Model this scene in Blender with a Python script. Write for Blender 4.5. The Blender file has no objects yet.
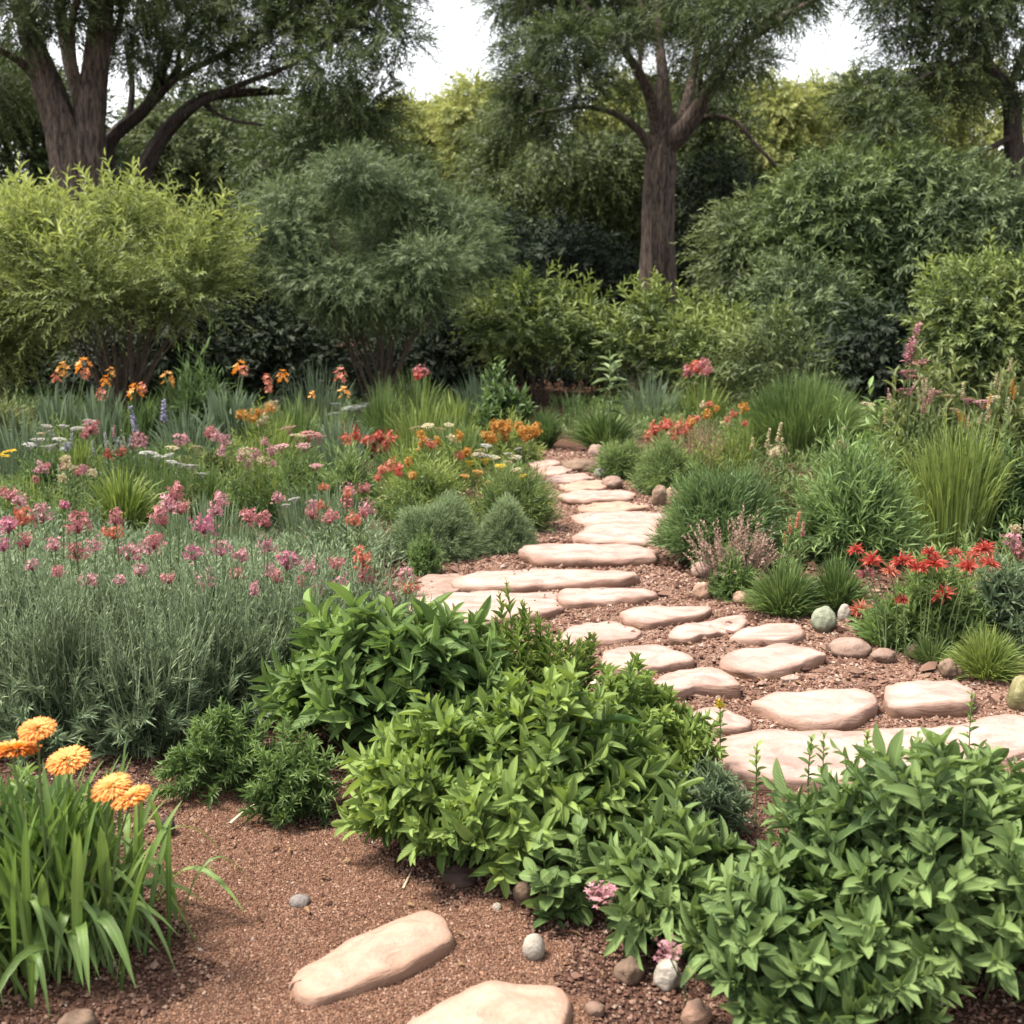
import bpy, bmesh, math, random
import numpy as np
from mathutils import Vector, noise as mnoise

random.seed(7)
rng = np.random.default_rng(11)
R = math.radians

# ------------------------------------------------------------------ camera, sky, sun, exposure
scene = bpy.context.scene
COL = scene.collection
F = 1098.0
HOR = 300.0
CAM = np.array([0.0, 0.0, 1.6])
PITCH = math.atan((512 - HOR) / F)
cam_d = bpy.data.cameras.new("camera")
cam_d.sensor_width = 36.0
cam_d.lens = 36.0 * F / 1024.0
cam_d.clip_start = 0.05
cam_d.clip_end = 2000
cam_d.dof.use_dof = True
cam_d.dof.focus_distance = 4.2
cam_d.dof.aperture_fstop = 4.0
cam = bpy.data.objects.new("camera", cam_d)
cam.location = CAM
cam.rotation_euler = (R(90) - PITCH, 0, 0)
COL.objects.link(cam)
scene.camera = cam

SUN_EL, SUN_AZ = R(64), R(-95)      # azimuth measured from +Y towards +X: high veiled sun to the left, a little behind the camera
world = bpy.data.worlds.new("World")
scene.world = world
world.use_nodes = True
wt = world.node_tree
wt.nodes.clear()
sky = wt.nodes.new("ShaderNodeTexSky")
sky.sky_type = 'NISHITA'
sky.sun_disc = False
sky.sun_elevation = SUN_EL
sky.sun_rotation = SUN_AZ
sky.air_density = 1.0
sky.dust_density = 1.5
hs = wt.nodes.new("ShaderNodeHueSaturation")     # thin bright overcast: most of the blue is gone
hs.inputs['Saturation'].default_value = 0.12
bg = wt.nodes.new("ShaderNodeBackground")
bg.inputs['Strength'].default_value = 0.13
wo = wt.nodes.new("ShaderNodeOutputWorld")
wt.links.new(sky.outputs[0], hs.inputs['Color'])
wt.links.new(hs.outputs[0], bg.inputs['Color'])
wt.links.new(bg.outputs[0], wo.inputs['Surface'])

sun_d = bpy.data.lights.new("sun", 'SUN')
sun_d.energy = 3.1
sun_d.angle = R(12)
sun_d.color = (1.0, 0.91, 0.79)
sun = bpy.data.objects.new("sun", sun_d)
sdir = Vector((math.sin(SUN_AZ) * math.cos(SUN_EL), math.cos(SUN_AZ) * math.cos(SUN_EL), math.sin(SUN_EL)))
sun.rotation_euler = sdir.to_track_quat('Z', 'Y').to_euler()
COL.objects.link(sun)

vs = scene.view_settings
vs.view_transform = 'Standard'
vs.look = 'None'
vs.gamma = 1.0
vs.use_curve_mapping = False
vs.exposure = 1.72
scene.cycles.max_bounces = 6
scene.cycles.diffuse_bounces = 3
scene.cycles.glossy_bounces = 2
scene.cycles.transmission_bounces = 4
scene.cycles.transparent_max_bounces = 4
scene.cycles.use_denoising = True

# ------------------------------------------------------------------ pixel -> place
cP, sP = math.cos(PITCH), math.sin(PITCH)

def ray(px, py):
    x, y = (px - 512) / F, (512 - py) / F
    return np.array([x, cP + y * sP, -sP + y * cP])

def at(px, py, Y):
    d = ray(px, py)
    return CAM + d * (Y / d[1])

def gp(px, py, z=0.0):
    d = ray(px, py)
    return CAM + d * ((z - CAM[2]) / d[2])

def mpp(p):
    """metres per pixel at a point"""
    return ((p[1]) * cP - (p[2] - CAM[2]) * sP) / F

def gz(x, y):
    return (0.012 * np.sin(x * 2.3 + 1.1) * np.cos(y * 1.9) + 0.006 * np.sin(x * 7.1 + y * 5.3) + 0.004 * np.sin(x * 13.7 - y * 11.1))

# ------------------------------------------------------------------ object helpers
ORG = {}

def tag(o, label=None, cat=None, group=None, kind=None):
    if label: o['label'] = label
    if cat: o['category'] = cat
    if group: o['group'] = group
    if kind: o['kind'] = kind
    return o

def thing(name, label, cat, loc, group=None):
    o = bpy.data.objects.new(name, None)
    o.empty_display_size = 0.1
    o.location = [float(v) for v in loc]
    COL.objects.link(o)
    ORG[o.name] = np.array(loc, float)
    return tag(o, label, cat, group)

class Buf:
    """collects quads and triangles with a per-vertex vector (u across, v along, tint); build() links ONE mesh object"""
    def __init__(s):
        s.v, s.a, s.f3, s.f4, s.n = [], [], [], [], 0

    def add(s, V, A, f3=None, f4=None):
        V = np.asarray(V, float).reshape(-1, 3)
        s.v.append(V)
        s.a.append(np.asarray(A, float).reshape(-1, 3))
        if f3 is not None and len(f3): s.f3.append(np.asarray(f3, np.int64).reshape(-1, 3) + s.n)
        if f4 is not None and len(f4): s.f4.append(np.asarray(f4, np.int64).reshape(-1, 4) + s.n)
        s.n += len(V)

    def mesh(s, name, mat, org=None, smooth=True):
        V = np.concatenate(s.v)
        if org is not None: V = V - org
        A = np.concatenate(s.a)
        f3 = np.concatenate(s.f3) if s.f3 else np.zeros((0, 3), np.int64)
        f4 = np.concatenate(s.f4) if s.f4 else np.zeros((0, 4), np.int64)
        me = bpy.data.meshes.new(name)
        me.vertices.add(len(V))
        me.vertices.foreach_set("co", V.astype(np.float32).ravel())
        idx = np.concatenate([f3.ravel(), f4.ravel()]).astype(np.int32)
        st = np.concatenate([np.arange(len(f3)) * 3, len(f3) * 3 + np.arange(len(f4)) * 4]).astype(np.int32)
        me.loops.add(len(idx))
        me.loops.foreach_set("vertex_index", idx)
        me.polygons.add(len(st))
        me.polygons.foreach_set("loop_start", st)
        me.polygons.foreach_set("use_smooth", np.full(len(st), smooth))
        at_ = me.attributes.new("lf", 'FLOAT_VECTOR', 'POINT')
        at_.data.foreach_set("vector", A.astype(np.float32).ravel())
        me.update(calc_edges=True)
        me.materials.append(mat)
        return me

    def build(s, name, mat, parent=None, loc=None, smooth=True):
        org = ORG[parent.name] if parent is not None else (np.array(loc, float) if loc is not None else np.zeros(3))
        o = bpy.data.objects.new(name, s.mesh(name, mat, org, smooth))
        COL.objects.link(o)
        if parent is not None:
            o.parent = parent
        else:
            o.location = org
        ORG[o.name] = org
        return o

def nrm(v):
    return v / np.maximum(np.linalg.norm(v, axis=-1, keepdims=True), 1e-9)

# leaf templates: (V[x across -.5...5, y along 0..1, z], A(u,v), f3, f4)
def blade_template(prof, droop, fold, wave=0.0):
    V, A, q = [], [], []
    for i, (t, w) in enumerate(prof):
        z = -droop * t * t + wave * math.sin(t * 7)
        for u in (-1, 0, 1):
            V.append((u * w * 0.5, t - droop * droop * 0.35 * t * t, z + (abs(u) * w * fold)))
            A.append((u, t, 0))
        if i:
            b = (i - 1) * 3
            q += [(b, b + 1, b + 4, b + 3), (b + 1, b + 2, b + 5, b + 4)]
    return np.array(V, float), np.array(A, float), np.zeros((0, 3), int), np.array(q)

LANCE = [(0, .06), (.12, .38), (.3, .85), (.45, 1.0), (.62, .88), (.8, .5), (.93, .17), (1, .01)]
OVAL = [(0, .08), (.12, .5), (.3, .95), (.5, 1.0), (.7, .88), (.86, .55), (.96, .2), (1, .02)]
STRAP = [(0, .7), (.2, .9), (.45, 1.0), (.7, .85), (.88, .45), (1, .02)]
SIMPLE = [(0, .1), (.3, .9), (.6, .85), (1, .02)]
T_BROAD = [blade_template(LANCE, d, f, w) for d, f, w in ((.04, .16, 0), (.14, .2, .01), (.3, .14, .015), (.1, .25, -.012))]
T_OVAL = [blade_template(OVAL, d, f, w) for d, f, w in ((.05, .14, 0), (.16, .18, .01), (.3, .12, .01))]
T_MED = [blade_template(SIMPLE, d, .15) for d in (.1, .3)]
T_FINE = [(np.array([(0, 0, 0), (-.5, .45, .04), (0, 1, -.06), (.5, .45, .04)], float), np.array([(0, 0, 0), (-1, .45, 0), (0, 1, 0), (1, .45, 0)], float),
           np.zeros((0, 3), int), np.array([(0, 3, 2, 1)]))]

def place(buf, tpls, P, Y, Z, L, W, tint):
    """scatter leaf templates: P base, Y along, Z upper side, length, width, tint"""
    n = len(P)
    if n == 0: return
    Y = nrm(Y)
    X = nrm(np.cross(Y, Z))
    Z = np.cross(X, Y)
    L = np.broadcast_to(L, (n,)); W = np.broadcast_to(W, (n,)); tint = np.broadcast_to(tint, (n,))
    which = rng.integers(0, len(tpls), n)
    for k, (V, A, f3, f4) in enumerate(tpls):
        i = np.nonzero(which == k)[0]
        if not len(i): continue
        m = len(V)
        vv = (P[i][:, None] + V[None, :, 0:1] * W[i][:, None, None] * X[i][:, None] + V[None, :, 1:2] * L[i][:, None, None] * Y[i][:, None]
              + V[None, :, 2:3] * L[i][:, None, None] * Z[i][:, None])
        aa = np.repeat(A[None], len(i), 0)
        aa[:, :, 2] = tint[i][:, None]
        off = (np.arange(len(i)) * m)[:, None, None]
        buf.add(vv, aa, (f3[None] + off) if len(f3) else None, (f4[None] + off) if len(f4) else None)

def bez(A, B, C, t):
    """A,B,C (n,3), t (n,k) -> points and tangents (n,k,3)"""
    t = t[..., None]
    A, B, C = A[:, None], B[:, None], C[:, None]
    p = (1 - t) ** 2 * A + 2 * t * (1 - t) * B + t * t * C
    d = 2 * (1 - t) * (B - A) + 2 * t * (C - B)
    return p, nrm(d)

def tubes(buf, A, B, C, r0, r1, nseg=4, sides=4, tint=None):
    n = len(A)
    t = np.repeat(np.linspace(0, 1, nseg + 1)[None], n, 0)
    p, d = bez(A, B, C, t)
    ref = np.where(np.abs(d[..., 2:3]) < .9, np.array([0, 0, 1.0]), np.array([1.0, 0, 0]))
    e1 = nrm(np.cross(d, ref)); e2 = np.cross(d, e1)
    r0 = np.broadcast_to(r0, (n,)); r1 = np.broadcast_to(r1, (n,))
    r = (r0[:, None] * (1 - t) + r1[:, None] * t)[..., None, None]
    a = np.linspace(0, 2 * math.pi, sides, endpoint=False)
    ring = np.cos(a)[:, None] * e1[:, :, None] + np.sin(a)[:, None] * e2[:, :, None]
    V = p[:, :, None] + ring * r
    A_ = np.zeros(V.shape); A_[..., 1] = t[..., None]
    A_[..., 2] = (rng.random(n) if tint is None else np.broadcast_to(tint, (n,)))[:, None, None]
    i = np.arange(nseg)[:, None]; j = np.arange(sides)[None]
    q = np.stack([i * sides + j, i * sides + (j + 1) % sides, (i + 1) * sides + (j + 1) % sides, (i + 1) * sides + j], -1).reshape(-1, 4)
    off = (np.arange(n) * (nseg + 1) * sides)[:, None, None]
    buf.add(V, A_, None, q[None] + off)

def ribbons(buf, A, B, C, w, nseg=5, fold=.12, tint=None, prof=STRAP, twist=.5):
    n = len(A)
    pt = np.array([q[0] for q in prof]); pw = np.array([q[1] for q in prof])
    tt = np.linspace(0, 1, nseg + 1)
    t = np.repeat(tt[None], n, 0)
    p, d = bez(A, B, C, t)
    side = nrm(np.cross(d, np.array([0, 0, 1.0]) + 1e-4))
    up = np.cross(side, d)
    th = (rng.normal(0, twist, n))[:, None, None]
    X = side * np.cos(th) + up * np.sin(th)
    Z = np.cross(X, d)
    ww = np.interp(tt, pt, pw)[None, :, None] * np.broadcast_to(w, (n,))[:, None, None] * .5
    V = np.stack([p - X * ww + Z * ww * fold * 2, p, p + X * ww + Z * ww * fold * 2], 2)
    A_ = np.zeros(V.shape)
    A_[..., 0] = np.array([-1, 0, 1]); A_[..., 1] = t[..., None]
    A_[..., 2] = (rng.random(n) if tint is None else np.broadcast_to(tint, (n,)))[:, None, None]
    i = np.arange(nseg)[:, None]
    q = np.concatenate([np.concatenate([i * 3 + k, i * 3 + k + 1, i * 3 + k + 4, i * 3 + k + 3], 1) for k in (0, 1)])
    off = (np.arange(n) * (nseg + 1) * 3)[:, None, None]
    buf.add(V, A_, None, q[None] + off)

GOLD = 2.39996

def leaf_on(buf, A, B, C, k, t0, t1, tpls, L, W, ang0=75, ang1=30, tip=.55, tint0=.15, tint1=.9, jitter=.25, upbias=0.0, lvar=.25, whorl=1):
    n = len(A)
    if n == 0: return
    i = np.arange(k)
    t = t0 + (t1 - t0) * ((i // whorl) * whorl + .5)[None] / k + rng.normal(0, .012, (n, k))
    t = np.clip(t, 0, 1)
    p, d = bez(A, B, C, t)
    ref = np.where(np.abs(d[..., 2:3]) < .92, np.array([0, 0, 1.0]), np.array([1.0, 0, 0]))
    e1 = nrm(np.cross(d, ref)); e2 = np.cross(d, e1)
    phi = (i // whorl * GOLD + (i % whorl) * 2 * math.pi / whorl)[None] + rng.random((n, 1)) * 6.28 + rng.normal(0, jitter, (n, k))
    side = np.cos(phi)[..., None] * e1 + np.sin(phi)[..., None] * e2
    s = (t - t0) / max(t1 - t0, 1e-6)
    an = np.radians(ang0 + (ang1 - ang0) * s + rng.normal(0, 9, (n, k)))[..., None]
    Y = d * np.cos(an) + side * np.sin(an)
    Z = d * np.sin(an) - side * np.cos(an)
    if upbias: Z = nrm(Z + np.array([0, 0, upbias]))
    Z = Z + rng.normal(0, .15, Z.shape)
    sz = np.interp(s, [0, .35, .75, 1], [.8, 1, .9, tip]) * (1 + rng.normal(0, lvar * .5, (n, k)))
    sz = np.clip(sz, .25, 1.6)
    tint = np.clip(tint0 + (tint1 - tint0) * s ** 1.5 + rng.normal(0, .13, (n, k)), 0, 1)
    place(buf, tpls, p.reshape(-1, 3), Y.reshape(-1, 3), Z.reshape(-1, 3), (L * sz).ravel(), (W * sz).ravel(), tint.ravel())

def disc(n):
    r = np.sqrt(rng.random(n)); a = rng.random(n) * 2 * math.pi
    return r * np.cos(a), r * np.sin(a), r

def shoots(c, rx, ry, h, n, base=.35, hv=(.75, 1.08), edge=.6, ctrl=(.3, .75), pw=2.4, jit=.02):
    ux, uy, r = disc(n)
    s1, s2 = rng.random(2) * 6.28
    hh = h * (1 - edge * r ** pw) * (hv[0] + (hv[1] - hv[0]) * rng.random(n))
    hh *= 1 + .13 * np.sin(ux * 5.2 + s1) + .11 * np.cos(uy * 5 + ux * 3 + s2)
    A = np.stack([c[0] + rx * ux * base, c[1] + ry * uy * base, np.full(n, c[2] - .01)], 1)
    C = np.stack([c[0] + rx * ux, c[1] + ry * uy, c[2] + hh], 1)
    D = C - A
    B = A + D * np.array([ctrl[0], ctrl[0], ctrl[1]]) + rng.normal(0, jit, (n, 3))
    C = C + rng.normal(0, jit, (n, 3))
    return A, B, C

# ------------------------------------------------------------------ materials
MATS = {}

def nodes(name):
    m = bpy.data.materials.new(name)
    m.use_nodes = True
    nt = m.node_tree
    nt.nodes.clear()
    out = nt.nodes.new("ShaderNodeOutputMaterial")
    return m, nt, out

def N(nt, typ, **kw):
    n = nt.nodes.new(typ)
    for k, v in kw.items():
        if k.startswith('i_'):
            n.inputs[k[2:].replace('_', ' ')].default_value = v
        else:
            setattr(n, k, v)
    return n

def rgba(c): return (c[0], c[1], c[2], 1)

def foliage(name, old, young, transl=.3, rough=.5, midrib=0.0, spec=.35, tvar=.35):
    if name in MATS: return MATS[name]
    m, nt, out = nodes(name)
    L = nt.links.new
    at_ = N(nt, "ShaderNodeAttribute", attribute_name="lf")
    sp = N(nt, "ShaderNodeSeparateXYZ")
    L(at_.outputs['Vector'], sp.inputs[0])
    geo = N(nt, "ShaderNodeNewGeometry")
    nz = N(nt, "ShaderNodeTexNoise", i_Scale=2.2, i_Detail=2.0)
    L(geo.outputs['Position'], nz.inputs['Vector'])
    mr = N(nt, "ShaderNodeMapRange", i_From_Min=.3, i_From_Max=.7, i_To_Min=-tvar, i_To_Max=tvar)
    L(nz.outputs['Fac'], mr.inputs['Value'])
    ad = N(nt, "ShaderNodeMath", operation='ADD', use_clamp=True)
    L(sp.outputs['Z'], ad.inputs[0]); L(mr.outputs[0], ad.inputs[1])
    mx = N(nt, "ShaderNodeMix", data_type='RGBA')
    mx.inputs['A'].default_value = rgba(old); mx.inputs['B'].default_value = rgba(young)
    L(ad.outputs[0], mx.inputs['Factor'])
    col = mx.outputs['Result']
    bump = None
    if midrib > 0:
        ab = N(nt, "ShaderNodeMath", operation='ABSOLUTE'); L(sp.outputs['X'], ab.inputs[0])
        rib = N(nt, "ShaderNodeMapRange", i_From_Min=.02, i_From_Max=.16, i_To_Min=midrib, i_To_Max=0.0)
        L(ab.outputs[0], rib.inputs['Value'])
        m2 = N(nt, "ShaderNodeMix", data_type='RGBA')
        L(rib.outputs[0], m2.inputs['Factor']); L(col, m2.inputs['A'])
        m2.inputs['B'].default_value = rgba([min(1, c * 1.5 + .05) for c in young])
        col = m2.outputs['Result']
        # side veins
        vv = N(nt, "ShaderNodeMath", operation='MULTIPLY_ADD'); L(ab.outputs[0], vv.inputs[0]); vv.inputs[1].default_value = -.35; L(sp.outputs['Y'], vv.inputs[2])
        sn = N(nt, "ShaderNodeMath", operation='MULTIPLY'); L(vv.outputs[0], sn.inputs[0]); sn.inputs[1].default_value = 62.0
        si = N(nt, "ShaderNodeMath", operation='SINE'); L(sn.outputs[0], si.inputs[0])
        su = N(nt, "ShaderNodeMath", operation='MULTIPLY_ADD'); L(rib.outputs[0], su.inputs[0]); su.inputs[1].default_value = -3.0; L(si.outputs[0], su.inputs[2])
        bump = N(nt, "ShaderNodeBump", i_Strength=.35, i_Distance=.002)
        L(su.outputs[0], bump.inputs['Height'])
    if midrib > 0:
        n9 = N(nt, "ShaderNodeTexNoise", i_Scale=34.0, i_Detail=3.0)
        L(geo.outputs['Position'], n9.inputs['Vector'])
        yl = N(nt, "ShaderNodeMapRange", i_From_Min=.66, i_From_Max=.78, i_To_Min=0.0, i_To_Max=.6)
        L(n9.outputs['Fac'], yl.inputs['Value'])
        m4 = N(nt, "ShaderNodeMix", data_type='RGBA')
        L(yl.outputs[0], m4.inputs['Factor']); L(col, m4.inputs['A']); m4.inputs['B'].default_value = (young[0] * 1.3, young[1] * 1.0, young[2] * .8, 1)
        col = m4.outputs['Result']
    p = N(nt, "ShaderNodeBsdfPrincipled", i_Roughness=rough)
    p.inputs['Specular IOR Level'].default_value = spec
    L(col, p.inputs['Base Color'])
    tr = N(nt, "ShaderNodeBsdfTranslucent")
    hsv = N(nt, "ShaderNodeHueSaturation", i_Hue=.49, i_Saturation=1.15, i_Value=1.25)
    L(col, hsv.inputs['Color']); L(hsv.outputs[0], tr.inputs['Color'])
    if bump: L(bump.outputs[0], p.inputs['Normal'])
    ms = N(nt, "ShaderNodeMixShader"); ms.inputs[0].default_value = transl
    L(p.outputs[0], ms.inputs[1]); L(tr.outputs[0], ms.inputs[2]); L(ms.outputs[0], out.inputs['Surface'])
    MATS[name] = m
    return m

def petal(name, c0, c1):
    return foliage(name, c0, c1, transl=.3, rough=.6, spec=.2, tvar=.1)

def bark(name, c0, c1, scale=6.0):
    if name in MATS: return MATS[name]
    m, nt, out = nodes(name)
    L = nt.links.new
    tc = N(nt, "ShaderNodeTexCoord")
    mp = N(nt, "ShaderNodeMapping"); mp.inputs['Scale'].default_value = (scale * 1.5, scale * 1.5, scale * .3)
    L(tc.outputs['Object'], mp.inputs[0])
    nz = N(nt, "ShaderNodeTexNoise", i_Scale=2.0, i_Detail=8.0, i_Roughness=.7, i_Distortion=.6)
    L(mp.outputs[0], nz.inputs['Vector'])
    rp = N(nt, "ShaderNodeValToRGB")
    rp.color_ramp.elements[0].position = .40; rp.color_ramp.elements[0].color = rgba(c0)
    rp.color_ramp.elements[1].position = .62; rp.color_ramp.elements[1].color = rgba(c1)
    L(nz.outputs['Fac'], rp.inputs[0])
    bp = N(nt, "ShaderNodeBump", i_Strength=1.0, i_Distance=.12)
    L(nz.outputs['Fac'], bp.inputs['Height'])
    p = N(nt, "ShaderNodeBsdfPrincipled", i_Roughness=.9)
    L(rp.outputs[0], p.inputs['Base Color']); L(bp.outputs[0], p.inputs['Normal']); L(p.outputs[0], out.inputs['Surface'])
    MATS[name] = m
    return m

def stone_mat(name, c0, c1, stain, scale=1.0, stain_top=.05, band=16):
    """sandstone: two tones in bedded bands, pits, and a soil stain along the foot"""
    if name in MATS: return MATS[name]
    m, nt, out = nodes(name)
    L = nt.links.new
    geo = N(nt, "ShaderNodeNewGeometry")
    mp = N(nt, "ShaderNodeMapping"); mp.inputs['Scale'].default_value = (3 * scale, 5 * scale, band * scale); mp.inputs['Rotation'].default_value = (.05, .08, .3)
    L(geo.outputs['Position'], mp.inputs[0])
    n1 = N(nt, "ShaderNodeTexNoise", i_Scale=1.6, i_Detail=7.0, i_Roughness=.62, i_Distortion=.8)
    L(mp.outputs[0], n1.inputs['Vector'])
    n2 = N(nt, "ShaderNodeTexNoise", i_Scale=70.0 * scale, i_Detail=4.0, i_Roughness=.7)
    L(geo.outputs['Position'], n2.inputs['Vector'])
    rp = N(nt, "ShaderNodeValToRGB")
    rp.color_ramp.elements[0].position = .33; rp.color_ramp.elements[0].color = rgba(c0)
    rp.color_ramp.elements[1].position = .62; rp.color_ramp.elements[1].color = rgba(c1)
    L(n1.outputs['Fac'], rp.inputs[0])
    mx = N(nt, "ShaderNodeMix", data_type='RGBA', blend_type='MULTIPLY', i_Factor=.55)
    r2 = N(nt, "ShaderNodeMapRange", i_From_Min=.3, i_From_Max=.7, i_To_Min=.72, i_To_Max=1.12)
    L(n2.outputs['Fac'], r2.inputs['Value'])
    L(rp.outputs[0], mx.inputs['A']); L(r2.outputs[0], mx.inputs['B'])
    at_ = N(nt, "ShaderNodeAttribute", attribute_name="lf")     # z of lf = height over the soil in metres
    sp = N(nt, "ShaderNodeSeparateXYZ"); L(at_.outputs['Vector'], sp.inputs[0])
    n3 = N(nt, "ShaderNodeMath", operation='MULTIPLY_ADD'); L(n1.outputs['Fac'], n3.inputs[0]); n3.inputs[1].default_value = -.06; L(sp.outputs['Z'], n3.inputs[2])
    r3 = N(nt, "ShaderNodeMapRange", i_From_Min=-.03, i_From_Max=stain_top, i_To_Min=1.0, i_To_Max=0.0)
    L(n3.outputs[0], r3.inputs['Value'])
    m3 = N(nt, "ShaderNodeMix", data_type='RGBA')
    L(r3.outputs[0], m3.inputs['Factor']); L(mx.outputs['Result'], m3.inputs['A']); m3.inputs['B'].default_value = rgba(stain)
    n5 = N(nt, "ShaderNodeTexNoise", i_Scale=6.5, i_Detail=8.0, i_Roughness=.72)
    L(geo.outputs['Position'], n5.inputs['Vector'])
    r5 = N(nt, "ShaderNodeMapRange", i_From_Min=.53, i_From_Max=.72, i_To_Min=0.0, i_To_Max=.55)
    L(n5.outputs['Fac'], r5.inputs['Value'])
    m5 = N(nt, "ShaderNodeMix", data_type='RGBA')
    L(r5.outputs[0], m5.inputs['Factor']); L(m3.outputs['Result'], m5.inputs['A']); m5.inputs['B'].default_value = rgba([c * .5 + d * .5 for c, d in zip(stain, c0)])
    m3 = m5
    bp = N(nt, "ShaderNodeBump", i_Strength=.8, i_Distance=.016)
    ad = N(nt, "ShaderNodeMath", operation='MULTIPLY_ADD'); L(n2.outputs['Fac'], ad.inputs[0]); ad.inputs[1].default_value = .25; L(n1.outputs['Fac'], ad.inputs[2])
    L(ad.outputs[0], bp.inputs['Height'])
    p = N(nt, "ShaderNodeBsdfPrincipled", i_Roughness=.85)
    p.inputs['Specular IOR Level'].default_value = .25
    L(m3.outputs['Result'], p.inputs['Base Color']); L(bp.outputs[0], p.inputs['Normal']); L(p.outputs[0], out.inputs['Surface'])
    MATS[name] = m
    return m

def soil_mat(name, cols, cell=90.0, rough=.95, bump=.012):
    m, nt, out = nodes(name)
    L = nt.links.new
    geo = N(nt, "ShaderNodeNewGeometry")
    vo = N(nt, "ShaderNodeTexVoronoi", i_Scale=cell); vo.inputs['Randomness'].default_value = 1
    wn = N(nt, "ShaderNodeTexNoise", i_Scale=cell * .6, i_Detail=2.0)
    L(geo.outputs['Position'], wn.inputs['Vector'])
    ml = N(nt, "ShaderNodeMix", data_type='RGBA', blend_type='LINEAR_LIGHT', i_Factor=.012)
    L(geo.outputs['Position'], ml.inputs['A']); L(wn.outputs['Color'], ml.inputs['B'])
    L(ml.outputs['Result'], vo.inputs['Vector'])
    sc = N(nt, "ShaderNodeSeparateColor"); L(vo.outputs['Color'], sc.inputs[0])
    big = N(nt, "ShaderNodeTexNoise", i_Scale=1.7, i_Detail=4.0); L(geo.outputs['Position'], big.inputs['Vector'])
    a = N(nt, "ShaderNodeMath", operation='MULTIPLY_ADD'); L(big.outputs['Fac'], a.inputs[0]); a.inputs[1].default_value = .9; 
    b = N(nt, "ShaderNodeMath", operation='MULTIPLY_ADD'); L(sc.outputs[0], b.inputs[0]); b.inputs[1].default_value = .55; b.inputs[2].default_value = -.22
    L(b.outputs[0], a.inputs[2])
    rp = N(nt, "ShaderNodeValToRGB")
    el = rp.color_ramp.elements
    while len(el) < len(cols): el.new(.5)
    for i, c in enumerate(cols):
        el[i].position = .1 + .8 * i / (len(cols) - 1); el[i].color = rgba(c)
    L(a.outputs[0], rp.inputs[0])
    bp = N(nt, "ShaderNodeBump", i_Strength=1.0, i_Distance=bump)
    inv = N(nt, "ShaderNodeMath", operation='SUBTRACT'); inv.inputs[0].default_value = 1.0; L(vo.outputs['Distance'], inv.inputs[1])
    L(inv.outputs[0], bp.inputs['Height'])
    p = N(nt, "ShaderNodeBsdfPrincipled", i_Roughness=rough)
    p.inputs['Specular IOR Level'].default_value = .15
    L(rp.outputs[0], p.inputs['Base Color']); L(bp.outputs[0], p.inputs['Normal']); L(p.outputs[0], out.inputs['Surface'])
    return m

def grain_mat(name, cols):
    m, nt, out = nodes(name)
    L = nt.links.new
    at_ = N(nt, "ShaderNodeAttribute", attribute_name="lf")
    sp = N(nt, "ShaderNodeSeparateXYZ"); L(at_.outputs['Vector'], sp.inputs[0])
    rp = N(nt, "ShaderNodeValToRGB"); rp.color_ramp.interpolation = 'LINEAR'
    el = rp.color_ramp.elements
    while len(el) < len(cols): el.new(.5)
    for i, (pos, c) in enumerate(cols):
        el[i].position = pos; el[i].color = rgba(c)
    L(sp.outputs['Z'], rp.inputs[0])
    p = N(nt, "ShaderNodeBsdfPrincipled", i_Roughness=.9)
    p.inputs['Specular IOR Level'].default_value = .2
    L(rp.outputs[0], p.inputs['Base Color']); L(p.outputs[0], out.inputs['Surface'])
    return m

# greens (old leaf, young leaf)
M_SHRUB_LIGHT = foliage("leaf_fresh_green", (.05, .10, .022), (.225, .31, .085), midrib=.35, rough=.58, spec=.22)
M_SHRUB_MID = foliage("leaf_mid_green", (.042, .085, .024), (.175, .262, .08), midrib=.3, rough=.58, spec=.22)
M_SHRUB_BLUE = foliage("leaf_bluish_green", (.048, .088, .026), (.19, .272, .095), midrib=.32, rough=.58, spec=.22)
M_GLAUC = foliage("leaf_glaucous", (.08, .12, .07), (.20, .27, .15), midrib=.3)
M_STRAP = foliage("leaf_strap_green", (.06, .112, .03), (.20, .30, .085), midrib=.25, rough=.4)
M_LAV = foliage("leaf_silver_green", (.075, .112, .055), (.215, .28, .16), rough=.7, transl=.2)
M_FEATH = foliage("leaf_feather_green", (.055, .10, .032), (.18, .27, .09), rough=.6)
M_SILV = foliage("leaf_silver_mound", (.075, .115, .05), (.23, .30, .155), rough=.7)
M_GRASS = foliage("grass_green", (.055, .098, .03), (.18, .25, .085), rough=.5)
M_GRASSY = foliage("grass_yellow_green", (.08, .125, .03), (.25, .31, .09), rough=.5)
M_GRASSD = foliage("grass_dark_green", (.03, .06, .02), (.12, .19, .065), rough=.5)
M_GRASSB = foliage("grass_blue_green", (.075, .11, .06), (.17, .23, .14), rough=.5)
M_STRAW = foliage("grass_straw", (.17, .13, .07), (.34, .25, .16), rough=.7)
M_MAUVE = foliage("seed_mauve", (.20, .13, .10), (.42, .30, .24), rough=.7)
M_OLIVE = foliage("leaf_olive", (.06, .085, .03), (.17, .2, .075), rough=.6)
M_DKRED = foliage("leaf_dark_red", (.07, .015, .015), (.2, .045, .035), rough=.6)
M_STEM = foliage("stem_green", (.06, .1, .03), (.13, .18, .065), transl=0.02, rough=.6)
M_STEMW = bark("stem_woody", (.06, .04, .028), (.22, .155, .105), 30)
M_BARK = bark("bark_brown", (.024, .016, .012), (.17, .12, .092), 7)
M_BARKD = bark("bark_dark", (.018, .012, .01), (.08, .055, .045), 8)
M_TREE = foliage("crown_dark_green", (.025, .04, .014), (.10, .135, .045), rough=.6, transl=.3)
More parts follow.
